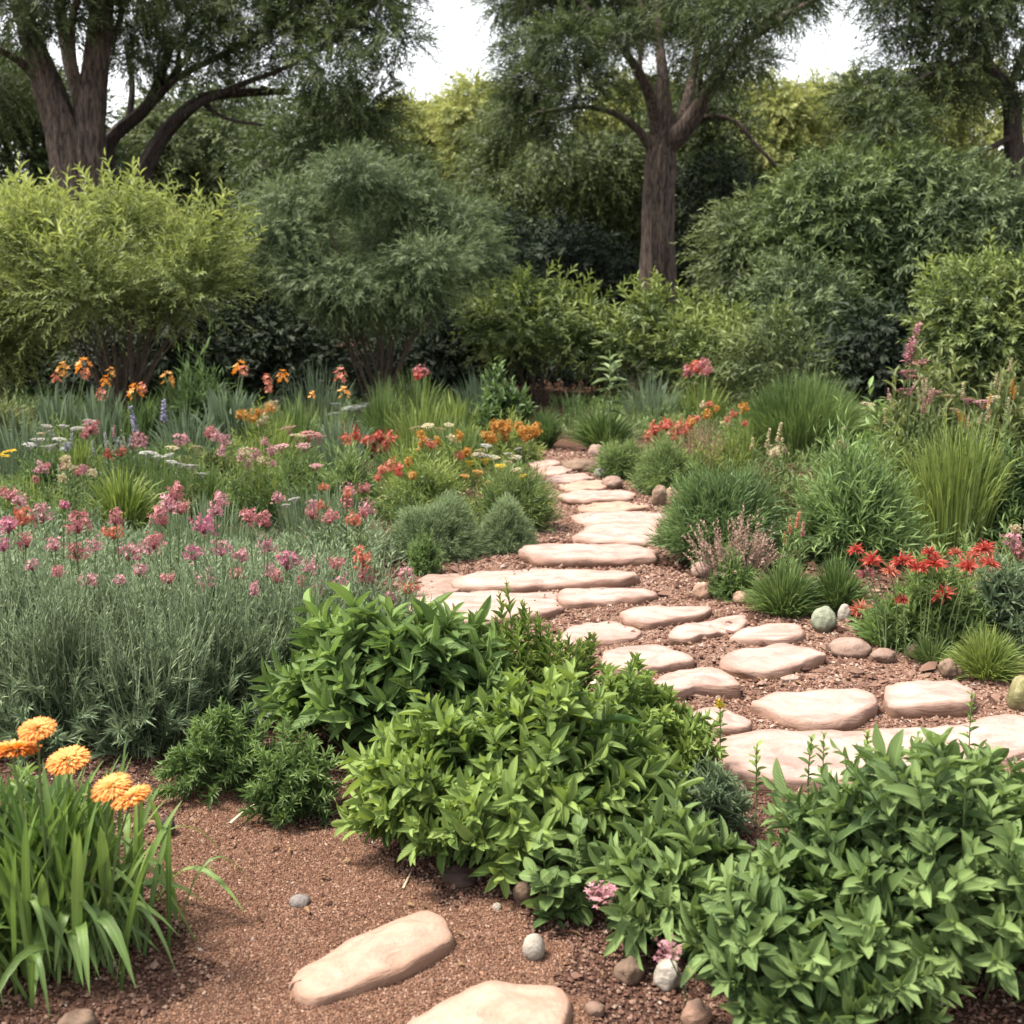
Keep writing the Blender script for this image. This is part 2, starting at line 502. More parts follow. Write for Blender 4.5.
M_TREEG = foliage("crown_grey_green", (.045, .065, .025), (.16, .20, .075), rough=.6, transl=.3)
M_TREEY = foliage("crown_pale_olive", (.12, .145, .042), (.36, .385, .13), rough=.6, transl=.4)
M_BUSHY = foliage("bush_yellow_green", (.085, .12, .035), (.29, .34, .115), rough=.55, transl=.35)
M_BUSHD = foliage("bush_dark_feather", (.035, .06, .022), (.165, .215, .095), rough=.6, transl=.25)
M_HEDGE = foliage("hedge_green", (.035, .06, .018), (.20, .25, .075), rough=.55, transl=.3)
M_THICK = foliage("thicket_green", (.03, .055, .02), (.16, .215, .07), rough=.6, transl=.3)
M_UNDER_SHADE = foliage("understory_shade_tone", (.006, .012, .005), (.022, .038, .014), rough=.7, transl=.15)  # near-black leaf colour: the shade under the trees is painted in
# petals
P_ORANGE = petal("petal_orange", (.60, .22, .04), (.76, .43, .16))
P_PINK = petal("petal_pink", (.35, .15, .17), (.55, .33, .35))
P_ROSE = petal("petal_rose", (.30, .10, .105), (.49, .24, .235))
P_MAG = petal("petal_magenta", (.34, .11, .16), (.54, .27, .33))
P_RED = petal("petal_red", (0.361, 0.065, 0.047), (0.533, 0.198, 0.146))
P_CORAL = petal("petal_coral", (0.378, 0.112, 0.069), (0.533, 0.258, 0.181))
P_WHITE = petal("petal_white", (0.341, 0.329, 0.310), (0.495, 0.483, 0.470))
P_CREAM = petal("petal_cream", (0.372, 0.310, 0.174), (0.495, 0.445, 0.310))
P_YELLOW = petal("petal_yellow", (0.384, 0.248, 0.012), (0.495, 0.384, 0.050))
P_APRI = petal("petal_apricot", (0.372, 0.174, 0.037), (0.483, 0.291, 0.099))
P_LILAC = petal("petal_lilac", (0.205, 0.186, 0.322), (0.372, 0.347, 0.464))
P_SILVER = petal("petal_silver", (0.217, 0.229, 0.236), (0.384, 0.396, 0.408))
# stones
S_SAND = stone_mat("sandstone_cream", (0.25, 0.155, 0.132), (0.40, 0.293, 0.258), (0.17, 0.092, 0.055), 1.0, .05)
S_SANDW = stone_mat("sandstone_warm", (0.26, 0.16, 0.115), (0.37, 0.252, 0.197), (0.16, 0.088, 0.055), 1.0, .045)
S_PINK = stone_mat("rock_pinkish", (0.196, 0.126, 0.098), (0.288, 0.207, 0.173), (0.115, 0.069, 0.046), 2.0, .03, 4)
S_BROWN = stone_mat("rock_brown", (0.115, 0.075, 0.052), (0.207, 0.144, 0.104), (0.081, 0.046, 0.032), 3.0, .02, 4)
S_DARK = stone_mat("rock_dark_brown", (0.040, 0.026, 0.022), (0.086, 0.058, 0.049), (0.058, 0.034, 0.026), 3.0, .02, 4)
S_WHITE = stone_mat("pebble_white", (0.288, 0.256, 0.216), (0.376, 0.344, 0.296), (0.230, 0.190, 0.155), 4.0, .008, 4)
S_GREY = stone_mat("pebble_grey", (0.152, 0.136, 0.128), (0.296, 0.272, 0.256), (0.115, 0.092, 0.081), 5.0, .008, 4)
S_GREEN = stone_mat("boulder_green_grey", (0.162, 0.178, 0.126), (0.242, 0.259, 0.190), (0.138, 0.115, 0.075), 4.0, .02, 4)
S_MOSS = stone_mat("boulder_mossy", (0.115, 0.115, 0.040), (0.242, 0.219, 0.115), (0.126, 0.092, 0.052), 3.0, .03, 4)

# ------------------------------------------------------------------ ground
def inside(poly, x, y):
    r = np.zeros(x.shape, bool)
    n = len(poly)
    for i in range(n):
        x0, y0 = poly[i]; x1, y1 = poly[(i + 1) % n]
        c = ((y0 > y) != (y1 > y)) & (x < (x1 - x0) * (y - y0) / (y1 - y0 + 1e-12) + x0)
        r ^= c
    return r

def sheet(name, xs, ys, mat, keep=None, lift=0.0):
    X, Y = np.meshgrid(xs, ys)
    Z = gz(X, Y) * np.exp(-(np.maximum(np.abs(X) - 8, 0) + np.maximum(np.abs(Y) - 20, 0)) / 5) + lift
    nx, ny = len(xs), len(ys)
    i, j = np.meshgrid(np.arange(nx - 1), np.arange(ny - 1))
    q = np.stack([j * nx + i, j * nx + i + 1, (j + 1) * nx + i + 1, (j + 1) * nx + i], -1).reshape(-1, 4)
    if keep is not None:
        cx = (xs[:-1] + xs[1:]) / 2; cy = (ys[:-1] + ys[1:]) / 2
        CX, CY = np.meshgrid(cx, cy)
        q = q[keep(CX, CY).ravel()]
    b = Buf()
    b.add(np.stack([X, Y, Z], -1), np.zeros((nx * ny, 3)), None, q)
    o = b.build(name, mat)
    return tag(o, kind='structure')

M_SOIL = soil_mat("mulch_soil", [(0.032, 0.017, 0.013), (0.064, 0.032, 0.022), (0.099, 0.052, 0.035), (0.141, 0.083, 0.057)], 85)
M_GRAVEL = soil_mat("path_gravel", [(0.083, 0.042, 0.029), (0.141, 0.080, 0.057), (0.192, 0.118, 0.086), (0.256, 0.173, 0.134)], 70)
M_TROD = soil_mat("trodden_gravel", [(0.064, 0.032, 0.019), (0.109, 0.057, 0.035), (0.147, 0.083, 0.051), (0.185, 0.115, 0.077)], 95)
far = np.concatenate([-np.geomspace(9, 400, 14)[::-1], np.arange(-8, 8.01, .12), np.geomspace(9, 400, 14)])
fary = np.concatenate([[-300, -100, -30, -10, -4], np.arange(0, 24, .12), np.geomspace(25, 500, 16)])
sheet("ground", far, fary, M_SOIL)
PATH_PX = [(520, 452), (600, 452), (640, 480), (680, 505), (672, 540), (660, 570), (740, 600), (800, 605), (860, 640), (960, 660), (1060, 680), (1070, 760), (900, 800), (700, 790), (660, 730),
           (560, 660), (400, 640), (380, 585), (520, 540), (560, 520), (540, 480)]
PATH = [gp(*p)[:2] for p in PATH_PX]
TROD_PX = [(150, 780), (260, 790), (340, 840), (420, 890), (520, 940), (600, 1000), (640, 1060), (560, 1180), (150, 1180), (170, 1000), (200, 930), (150, 850)]
TROD = [gp(*p)[:2] for p in TROD_PX]

def wob(poly, amp):
    def k(x, y):
        return inside(poly, x + amp * np.sin(y * 9 + x * 5) + amp * .6 * np.sin(y * 23 - x * 17), y + amp * np.sin(x * 11 - y * 3) + amp * .5 * np.sin(x * 29))
    return k

sheet("gravel_path", np.arange(-1.2, 2.6, .03), np.arange(3.2, 13.0, .03), M_GRAVEL, wob(PATH, .04), .004)
sheet("trodden_path", np.arange(-1.3, .5, .02), np.arange(1.9, 4.2, .02), M_TROD, wob(TROD, .06), .004)

OCT = np.array([(1, 0, 0), (-1, 0, 0), (0, 1, 0), (0, -1, 0), (0, 0, 1), (0, 0, -1)], float)
OCF = np.array([(0, 2, 4), (2, 1, 4), (1, 3, 4), (3, 0, 4), (2, 0, 5), (1, 2, 5), (3, 1, 5), (0, 3, 5)])

def grains(name, label_mat, x, y, size, lift=.004, elong=1.3, tint=None):
    n = len(x)
    a = rng.random(n) * 6.28
    sx = size * (.5 + .4 * rng.random(n)) * elong; sy = size * (.5 + .3 * rng.random(n)); sz = size * (.4 + .35 * rng.random(n))
    V = OCT[None] * np.stack([sx, sy, sz], 1)[:, None] * .6
    V = V + rng.normal(0, .07, V.shape) * size[:, None, None]
    tilt = rng.normal(0, .3, n)
    zz = V[..., 2] + V[..., 0] * np.tan(tilt)[:, None] * .6
    X = V[..., 0] * np.cos(a)[:, None] - V[..., 1] * np.sin(a)[:, None] + x[:, None]
    Y = V[..., 0] * np.sin(a)[:, None] + V[..., 1] * np.cos(a)[:, None] + y[:, None]
    Z = zz + (gz(x, y) + lift + size * .1 + rng.random(n) * size * .25)[:, None]
    A = np.zeros((n, 6, 3)); A[..., 2] = (rng.random(n) if tint is None else tint)[:, None]
    b = Buf()
    b.add(np.stack([X, Y, Z], -1), A, OCF[None] + (np.arange(n) * 6)[:, None, None], None)
    o = b.build(name, label_mat, smooth=False)
    return tag(o, kind='stuff')

def fill(poly, n, amp=.04):
    P = np.array(poly)
    x = rng.uniform(P[:, 0].min(), P[:, 0].max(), n); y = rng.uniform(P[:, 1].min(), P[:, 1].max(), n)
    k = wob(poly, amp)(x, y)
    return x[k], y[k]

G_MULCH = grain_mat("mulch_grains", [(0, (0.052, 0.025, 0.018)), (.4, (0.109, 0.056, 0.040)), (.8, (0.170, 0.100, 0.073)), (.97, (0.218, 0.146, 0.109)), (1, (0.334, 0.279, 0.243))])
G_TROD = grain_mat("trodden_grains", [(0, (.085, .041, .027)), (.4, (.165, .084, .055)), (.85, (.235, .135, .09)), (1, (.34, .24, .18))])
G_PATH = grain_mat("path_grains", [(0, (0.116, 0.060, 0.041)), (.4, (0.200, 0.112, 0.080)), (.8, (0.261, 0.167, 0.127)), (1, (0.352, 0.267, 0.225))])
n = 130000
x = rng.uniform(-2.2, 1.7, n); y = rng.uniform(2.15, 4.4, n)
k = ~wob(TROD, .06)(x, y) | (rng.random(n) < .10)
grains("mulch_gravel", G_MULCH, x[k], y[k], rng.gamma(2.2, .0026, k.sum()) + .003, .002, 1.15)
x, y = fill(TROD, 230000, .065)
grains("trodden_gravel", G_TROD, x, y, rng.gamma(2.5, .0011, len(x)) + .0024, .004, 1.05)
x, y = fill(PATH, 90000)
grains("path_gravel", G_PATH, x, y, (rng.gamma(4, .0024, len(x)) + .004) * (.7 + y * .06), .004, 1.15)
n = 30000
x = rng.uniform(-4.5, 4.5, n); y = rng.uniform(4.2, 12, n)
grains("mulch_chips", G_MULCH, x, y, rng.gamma(4, .005, n) + .006, .004, 1.5)

n = 420
x = rng.uniform(-2.0, 1.6, n); y = rng.uniform(2.3, 5.5, n)
b = Buf()
an = rng.random(n) * 6.28
place(b, T_MED, np.stack([x, y, gz(x, y) + .014 + .006 * rng.random(n)], 1), np.stack([np.cos(an), np.sin(an), rng.normal(0, .2, n)], 1), np.stack([rng.normal(0, .3, n), rng.normal(0, .3, n), np.ones(n)], 1),
      .018 + .03 * rng.random(n), .008 + .010 * rng.random(n), rng.random(n))
tag(b.build("fallen_leaves", foliage("dead_leaf", (.10, .05, .025), (.30, .20, .10), transl=.1, rough=.8)), kind='stuff')

# ------------------------------------------------------------------ stones
def smooth_loop(P, it=2):
    P = np.array(P, float)
    for _ in range(it):
        Q = np.roll(P, -1, 0)
        P = np.stack([P * .84 + Q * .16, P * .16 + Q * .84], 1).reshape(-1, 2)
    return P

def resample(P, m):
    Q = np.vstack([P, P[:1]])
    s = np.concatenate([[0], np.cumsum(np.linalg.norm(np.diff(Q, axis=0), axis=1))])
    t = np.linspace(0, s[-1], m, endpoint=False)
    return np.stack([np.interp(t, s, Q[:, 0]), np.interp(t, s, Q[:, 1])], 1)

def nz3(x, y, z): return mnoise.noise(Vector((x, y, z)))

def slab(px_outline, h, label, mat=S_SAND, group="sandstone slabs of the stepping path", name="stepping_stone", dome=.012, soft=1, zc=0.0, cat="stepping stone"):
    h *= .74
    P = np.array([gp(a, b, h + zc)[:2] for a, b in px_outline])
    c = P.mean(0)
    P = resample(smooth_loop(P, soft), 84)
    c = P.mean(0)
    span = np.linalg.norm(P - c, axis=1).mean()
    sd = random.random() * 50
    g0 = float(gz(c[0], c[1]))
    tx, ty = random.uniform(-.03, .03), random.uniform(-.03, .03)
    prof = [(.94, -.05), (1.02, -.012), (1.05, .25 * h), (1.045, .6 * h), (1.03, .86 * h), (1.008, .97 * h), (.982, h), (.86, h), (.68, h), (.48, h), (.28, h), (.12, h)]
    V, A = [], []
    for r, (f, z) in enumerate(prof):
        for (x, y) in P:
            dx, dy = x - c[0], y - c[1]
            l = math.hypot(dx, dy)
            inset = (f - 1.0) * min(span, .35) if f > .5 and l > 1e-6 else None
            if f >= .9:
                k = 1 + (f - 1) * min(span, .30) / max(l, 1e-6)
            else:
                k = f * (1 - .1 * min(span, .3) / max(l, 1e-6))
            X, Y = c[0] + dx * k, c[1] + dy * k
            e = (nz3(X * 4 + sd, Y * 4, z * 6) * .035 + nz3(X * 11 + sd, Y * 11, z * 20) * .022 + nz3(X * 29 + sd, Y * 29, z * 40) * .008) * min(1, span * 3) if r < 7 else 0
            X += dx / max(l, 1e-6) * e; Y += dy / max(l, 1e-6) * e
            zz = z
            if r >= 3:
                zz += dome * (1 - f) + .020 * nz3(X * 3.1 + sd, Y * 3.1, 3) + .007 * nz3(X * 11, Y * 11, sd) + tx * (X - c[0]) + ty * (Y - c[1])
            zz += .006 * nz3(X * 14 + sd, Y * 14, z * 30 + 9)
            V.append((X, Y, g0 + zc + zz)); A.append((0, 0, (min(z, h) / h * .048 + (.05 if r > 6 else 0)) if h > .012 else .1))
    m = len(P)
    q = []
    for r in range(len(prof) - 1):
        for j in range(m):
            q.append((r * m + j, r * m + (j + 1) % m, (r + 1) * m + (j + 1) % m, (r + 1) * m + j))
    top = len(V)
    V.append((c[0], c[1], g0 + zc + h + dome)); A.append((0, 0, .1))
    f3 = [((len(prof) - 1) * m + j, (len(prof) - 1) * m + (j + 1) % m, top) for j in range(m)]
    b = Buf(); b.add(V, A, f3, q)
    o = b.build(name, mat, loc=(c[0], c[1], g0))
    return tag(o, label, cat, group)

def rock(px, py, wpx, hpx, label, mat, name="rock", group=None, cat="rock", depth=.9, rough=.30, seed=None, bury=.36, ang=0.0, sub=4):
    """px,py = foot of the stone in the photo"""
    p0 = gp(px, py)
    k = mpp(p0)
    rx = wpx * k / 2; rz = hpx * k / 2 / (1 - bury * .5); ry = rx * depth
    c = np.array([p0[0], p0[1] + ry * .8, 0.0])
    g0 = float(gz(c[0], c[1]))
    bm = bmesh.new()
    bmesh.ops.create_icosphere(bm, subdivisions=sub, radius=1.0)
    sd = random.random() * 90
    V = []
    for v in bm.verts:
        n = v.co.normalized()
        d = 1 + rough * mnoise.noise(n * 1.3 + Vector((sd, 0, 0))) + rough * .45 * mnoise.noise(n * 3.1 + Vector((0, sd, 0))) + rough * .15 * mnoise.noise(n * 9 + Vector((0, 0, sd)))
        V.append((n.x * d, n.y * d, n.z * d))
    V = np.array(V)
    V = V * np.array([rx, ry, rz])
    ca, sa = math.cos(ang), math.sin(ang)
    V[:, 0], V[:, 1] = V[:, 0] * ca - V[:, 1] * sa, V[:, 0] * sa + V[:, 1] * ca
    V[:, 2] += rz * (1 - bury)
    A = np.zeros_like(V); A[:, 2] = V[:, 2]
    V += np.array([c[0], c[1], g0])
    f3 = [[v.index for v in f.verts] for f in bm.faces]
    bm.free()
    b = Buf(); b.add(V, A, f3, None)
    o = b.build(name, mat, loc=(c[0], c[1], g0))
    return tag(o, label, cat, group)

slab([(712, 748), (722, 738), (760, 732), (830, 730), (900, 727), (950, 719), (1000, 711), (1040, 712), (1050, 735), (1000, 752), (930, 766), (850, 776), (770, 778), (728, 770)], .075,
     "longest pale sandstone slab, crossing the path behind the bluish green shrub", dome=.006)
slab([(752, 699), (768, 692), (812, 689), (852, 685), (866, 690), (880, 704), (866, 709), (842, 717), (808, 722), (788, 717), (770, 708)], .07,
     "wedge shaped sandstone slab lying against the back edge of the longest slab", soft=1)
slab([(884, 700), (892, 684), (925, 680), (955, 683), (976, 692), (966, 706), (925, 710), (890, 709)], .06,
     "rounded sandstone block at the end of the path beside the grass tuft and mossy boulder")
slab([(690, 714), (700, 708), (722, 709), (742, 716), (753, 723), (746, 730), (715, 729), (694, 722)], .04,
     "small low sandstone slab half hidden behind the light green leafy shrub")
slab([(652, 681), (672, 669), (706, 665), (724, 670), (743, 685), (722, 685), (697, 683), (682, 690), (658, 686)], .085,
     "thick sandstone slab with a notched brown front edge, beside the green shrub")
slab([(720, 664), (736, 653), (780, 647), (812, 649), (828, 656), (812, 663), (775, 672), (744, 671)], .06,
     "broad flat sandstone slab in the middle of the gravel beside a tiny flat stone")
slab([(602, 652), (618, 645), (652, 644), (680, 650), (696, 656), (670, 662), (640, 666), (606, 666)], .07,
     "sandstone slab with an orange brown edge, touching the top of the light green shrub")
slab([(730, 635), (744, 626), (775, 624), (800, 627), (804, 637), (785, 641), (742, 638)], .055,
     "plump rounded sandstone slab below the pair of grass tufts")
slab([(667, 638), (680, 628), (712, 618), (744, 614), (748, 620), (738, 628), (715, 633), (690, 640)], .045,
     "slim sandstone slab set aslant on the gravel, pointing at the grass tufts")
slab([(619, 614), (645, 607), (690, 604), (713, 607), (700, 615), (672, 620), (645, 625), (628, 621)], .05,
     "oval sandstone slab overlapping the back of a wider one near the shrub")
slab([(556, 632), (580, 620), (612, 615), (643, 627), (632, 634), (600, 637), (562, 640)], .05,
     "wide low sandstone slab with a rippled top, in front of the oval slab")
slab([(558, 592), (575, 586), (610, 584), (645, 587), (656, 592), (640, 599), (600, 602), (562, 602)], .05,
     "smooth lens shaped sandstone slab behind the pale flower spikes")
slab([(410, 596), (440, 591), (500, 590), (552, 589), (566, 594), (560, 606), (520, 616), (450, 620), (405, 612)], .05,
     "pale sandstone slab seen through the green spikes of the leafy shrub")
slab([(452, 580), (480, 570), (540, 568), (600, 568), (630, 571), (640, 577), (620, 582), (570, 585), (500, 588), (458, 588)], .055,
     "long sandstone slab with a curved back edge, across the bend of the path")
slab([(412, 584), (424, 574), (456, 572), (468, 578), (462, 590), (440, 594), (414, 592)], .04,
     "pinkish sandstone slab by the small bright green tuft", S_PINK)
slab([(519, 553), (535, 547), (590, 546), (640, 548), (657, 552), (652, 559), (610, 561), (540, 560)], .075,
     "straight sandstone step with a stained end below the big green mound")
slab([(572, 537), (594, 523), (655, 522), (660, 530), (650, 541), (600, 541)], .06,
     "four sided sandstone slab tapering towards the silvery mounds")
slab([(571, 515), (590, 511), (650, 510), (668, 514), (662, 521), (620, 523), (585, 523)], .05,
     "thin even sandstone slab just beyond the four sided one")
slab([(578, 504), (600, 500), (635, 500), (652, 503), (646, 509), (600, 511), (580, 509)], .04,
     "brownish sandstone slab lying flush in the gravel beside the two rocks", S_SANDW)
slab([(559, 494), (575, 490), (620, 490), (636, 493), (630, 498), (590, 500), (564, 499)], .05,
     "pale sandstone slab in front of the green mounded tuft", soft=1)
slab([(558, 486), (575, 481), (600, 480), (611, 484), (600, 488), (570, 490)], .05,
     "brown edged sandstone slab beside the round pinkish rock", S_SANDW)
slab([(545, 478), (560, 474), (585, 473), (594, 477), (580, 481), (555, 482)], .05,
     "small pale sandstone slab near the yellow green mound")
slab([(538, 470), (550, 466), (566, 466), (574, 470), (560, 475), (543, 475)], .05,
     "small sandstone slab second to last before the path turns away")
slab([(528, 463), (540, 459), (556, 460), (560, 464), (548, 467), (533, 468)], .05,
     "last sandstone slab where the path turns behind the apricot bush")
slab([(778, 677), (790, 673), (804, 674), (800, 680), (784, 682)], .012, "tiny flat pink stone on the gravel between two slabs", S_PINK, None, "flat_stone", .003, cat="stone")
# front clearing
slab([(408, 1014), (440, 999), (468, 984), (492, 977), (522, 985), (558, 988), (567, 1000), (562, 1026), (545, 1050), (440, 1056), (404, 1036)], .05,
     "angular sandstone slab cut off by the bottom of the picture", S_SANDW, dome=.01)
slab([(289, 972), (332, 948), (385, 922), (424, 911), (445, 920), (453, 938), (422, 957), (370, 977), (318, 997), (297, 990)], .05,
     "long rounded sandstone bar with a dark broken end, lying on the clearing", S_SANDW, None, "stone_bar", .03, cat="stone")
rock(299, 995, 17, 13, "dark broken rock stuck under the end of the sandstone bar", S_DARK, depth=.7, rough=.35, cat="rock")
rock(534, 963, 23, 26, "white egg shaped pebble between the slab and the light green shrub", S_WHITE, "pebble", cat="pebble", rough=.06, bury=.2)
rock(523, 911, 20, 23, "tan upright pebble at the foot of the small round leaved sprig", S_BROWN, "pebble", cat="pebble", rough=.12)
rock(298, 907, 21, 11, "flat grey pebble alone on the trodden gravel", S_GREY, "pebble", cat="pebble", rough=.15)
rock(460, 890, 40, 15, "dark brown rock half buried in shade under the shrub", S_DARK, cat="rock", rough=.25)
rock(497, 917, 10, 8, "tiny white chip of stone between tan and dark rocks", S_WHITE, "pebble", cat="pebble", rough=.3, sub=3)
rock(434, 936, 14, 6, "thin pale stone flake near the end of the sandstone bar", S_PINK, "pebble", cat="pebble", rough=.3, sub=3)
rock(630, 987, 28, 22, "brown wedge of rock beside the whitish upright stone", S_BROWN, cat="rock", rough=.3, ang=.5)
rock(669, 991, 26, 30, "whitish stone standing below the lower of two pink flowers", S_WHITE, cat="rock", rough=.3)
rock(697, 1030, 28, 26, "orange brown rock under the bluish green shrub at the picture edge", S_SANDW, cat="rock", rough=.25)
rock(165, 838, 18, 20, "dark round stone beside the tips of the strap leaves", S_DARK, "pebble", cat="pebble", rough=.12)
rock(72, 1042, 40, 22, "brown rock under the strap leaves of the orange flowers", S_BROWN, cat="rock", rough=.2)
rock(595, 1018, 20, 12, "small pale chip of rock beside the angular slab", S_PINK, "pebble", cat="pebble", rough=.3, sub=3)
rock(430, 862, 12, 6, "small reddish pebble on soil under the light green shrub", S_BROWN, "pebble", cat="pebble", rough=.2, sub=3)
rock(646, 958, 16, 9, "little flat rust coloured stone between pink flower and brown wedge", S_BROWN, "pebble", cat="pebble", rough=.25, sub=3)
rock(735, 803, 26, 20, "pinkish rock in the soil below the longest slab", S_PINK, cat="rock", rough=.22)
# path edge
rock(826, 637, 25, 25, "round green grey boulder beside the coral red flower", S_GREEN, "boulder", cat="boulder", rough=.16, bury=.28, depth=1.1)
rock(845, 626, 13, 18, "white upright stone behind the green grey boulder", S_WHITE, cat="rock", rough=.12)
rock(854, 661, 42, 18, "smooth pinkish brown rock below the red flowered plant", S_PINK, cat="rock", rough=.12)
rock(886, 666, 24, 13, "small pointed pink rock beside the smooth pinkish one", S_PINK, cat="rock", rough=.25)
rock(917, 663, 18, 15, "pale brown rock at the foot of the thin grass tuft", S_BROWN, cat="rock", rough=.2)
rock(953, 683, 22, 20, "reddish brown rock leaning on the bright grass tuft", S_BROWN, cat="rock", rough=.35)
rock(1027, 712, 30, 34, "yellow green mossy boulder at the end of the longest slab", S_MOSS, "boulder", cat="boulder", rough=.14)
rock(746, 549, 40, 17, "pale pink rock behind the mauve seed heads", S_PINK, cat="rock", rough=.25)
rock(702, 578, 20, 15, "light grey pink rock under the edge of the big green mound", S_PINK, cat="rock", rough=.2)
rock(703, 602, 19, 18, "tan rock touching the mauve topped tuft", S_SANDW, cat="rock", rough=.22)
rock(744, 607, 22, 13, "flat tan rock between the mauve topped tuft and grass tuft", S_SANDW, cat="rock", rough=.2)
rock(716, 562, 34, 20, "rounded brown pink rock beside the mauve seed heads", S_PINK, cat="rock", rough=.2)
rock(660, 508, 16, 22, "upright brown rock at the path edge, twin to a wider one", S_BROWN, cat="rock", rough=.2)
rock(671, 508, 16, 20, "wider tan rock beside the upright brown rock", S_SANDW, cat="rock", rough=.2)
rock(613, 490, 21, 13, "round pinkish rock on the path before the pair of green mounds", S_PINK, cat="rock", rough=.15)
rock(602, 480, 15, 11, "grey rock behind the round pinkish rock", S_GREY, cat="rock", rough=.2)
rock(580, 474, 36, 12, "flat brown rock lying across the far end of the path", S_BROWN, cat="rock", rough=.2)
rock(597, 458, 18, 13, "pinkish rock below the dark green mounds where the path ends", S_PINK, cat="rock", rough=.18)
rock(617, 451, 20, 12, "tan rock behind the pinkish one at the path end", S_SANDW, cat="rock", rough=.18)

# twigs on the clearing
def twig(pts, r, label):
    P = [gp(a, b, .012) for a, b in pts]
    root = thing("twig", label, "twig", (P[0][0], P[0][1], 0))
    b = Buf()
    A = np.array([P[0]]); C = np.array([P[-1]]); B = (A + C) / 2 + np.array([[.006, .004, .012]])
    tubes(b, A, B, C, r, r * .5, 6, 6)
    b.build("wood", foliage("bleached_wood", (.35, .25, .17), (.5, .4, .3), transl=0, rough=.8), root)
twig([(230, 824), (256, 804)], .006, "pale bleached twig on soil below the fine leaved plant")
twig([(403, 889), (413, 868)], .004, "short white twig in front of the light green shrub")
twig([(618, 968), (646, 955)], .003, "thin dry twig beside the brown wedge of rock")

# ------------------------------------------------------------------ plant builders
def spot(px, py, wpx, top, dep=.8):
    """foot pixel, width in pixels, pixel row of the top -> centre on the ground, half sizes, height"""
    p = gp(px, py)
    k = mpp(p)
    rx = wpx * k / 2; ry = rx * dep
    c = np.array([p[0] * (1 + ry * .85 / p[1]), p[1] + ry * .85, 0.0])
    t = at(px, top, c[1])
    return c, rx, ry, max(t[2], .05)

def shrub(name, label, cat, c, rx, ry, h, n, k, L, W, mat, tpls, t0=.4, stem_r=.004, stem_mat=None, group=None, **kw):
    lk = {q: kw.pop(q) for q in ('ang0', 'ang1', 'tip', 'tint0', 'tint1', 'upbias', 'whorl', 'lvar') if q in kw}
    root = thing(name, label, cat, c, group)
    A, B, C = shoots(c, rx, ry, h, n, **kw)
    b = Buf(); leaf_on(b, A, B, C, k, t0, 1.0, tpls, L, W, **lk)
    b.build("foliage", mat, root)
    s = Buf(); tubes(s, A, B, C, stem_r, stem_r * .5, 5, 4)
    s.build("branchwork", stem_mat or M_STEM, root)
    return root

def mound(label, px, py, w, top, mat, n=260, k=16, L=.05, W=.007, name="mounded_plant", cat="plant", group=None, dep=.85, kind='leafy', parts=True, **kw):
    """soft dome of fine shoots"""
    c, rx, ry, h = spot(px, py, w, top, dep)
    root = thing(name, label, cat, c, group)
    d = dict(base=.12, hv=(.6, 1.15), edge=.8, ctrl=(.45, .62), pw=2.2, jit=.10 * h); d.update({q: kw[q] for q in kw if q in d})
    A, B, C = shoots(c, rx, ry, h, n, **d)
    b = Buf()
    leaf_on(b, A, B, C, k, .3, 1.0, kw.get('tpl', T_FINE), L, W, ang0=kw.get('ang0', 55), ang1=kw.get('ang1', 22), tip=.7, tint0=.1, tint1=.95)
    # inner leaves fill the heart of the dome
    A2, B2, C2 = shoots(c, rx * .9, ry * .9, h * .8, n // 2, **d)
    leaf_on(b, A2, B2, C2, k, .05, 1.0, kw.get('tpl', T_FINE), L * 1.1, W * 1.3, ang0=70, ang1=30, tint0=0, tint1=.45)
    b.build("foliage", mat, root)
    s = Buf(); tubes(s, A, B, C, kw.get('sr', .002), .001, 4, 3)
    s.build("branchwork", kw.get('smat', M_STEM), root)
    return root, (c, rx, ry, h)

def grass(label, px, py, w, top, mat, n=500, bw=.006, name="grass_tuft", cat="grass tuft", group=None, dep=.85, stiff=.5, base=.25, root=None, edge=.62, hv=(.55, 1.08), part="blades", droop=.25):
    c, rx, ry, h = spot(px, py, w, top, dep)
    if root is None:
        root = thing(name, label, cat, c, group)
    ux, uy, r = disc(n)
    hh = h * (1 - edge * r ** 2) * (hv[0] + (hv[1] - hv[0]) * rng.random(n))
    A = np.stack([c[0] + rx * ux * base, c[1] + ry * uy * base, np.full(n, -.01)], 1)
    C = np.stack([c[0] + rx * ux, c[1] + ry * uy, hh], 1)
    B = np.stack([A[:, 0] + (C[:, 0] - A[:, 0]) * (1 - stiff) * .55, A[:, 1] + (C[:, 1] - A[:, 1]) * (1 - stiff) * .55, hh * (.7 + droop * r)], 1) + rng.normal(0, .03 * h, (n, 3))
    C = C + rng.normal(0, .05 * h, (n, 3))
    b = Buf(); ribbons(b, A, B, C, bw * (.6 + .7 * rng.random(n)), 4, .15, None, STRAP, .9)
    b.build(part, mat, root)
    return root, (c, rx, ry, h)

# ---- flower heads: few shared meshes, unit radius, local z up
HEADS = {}

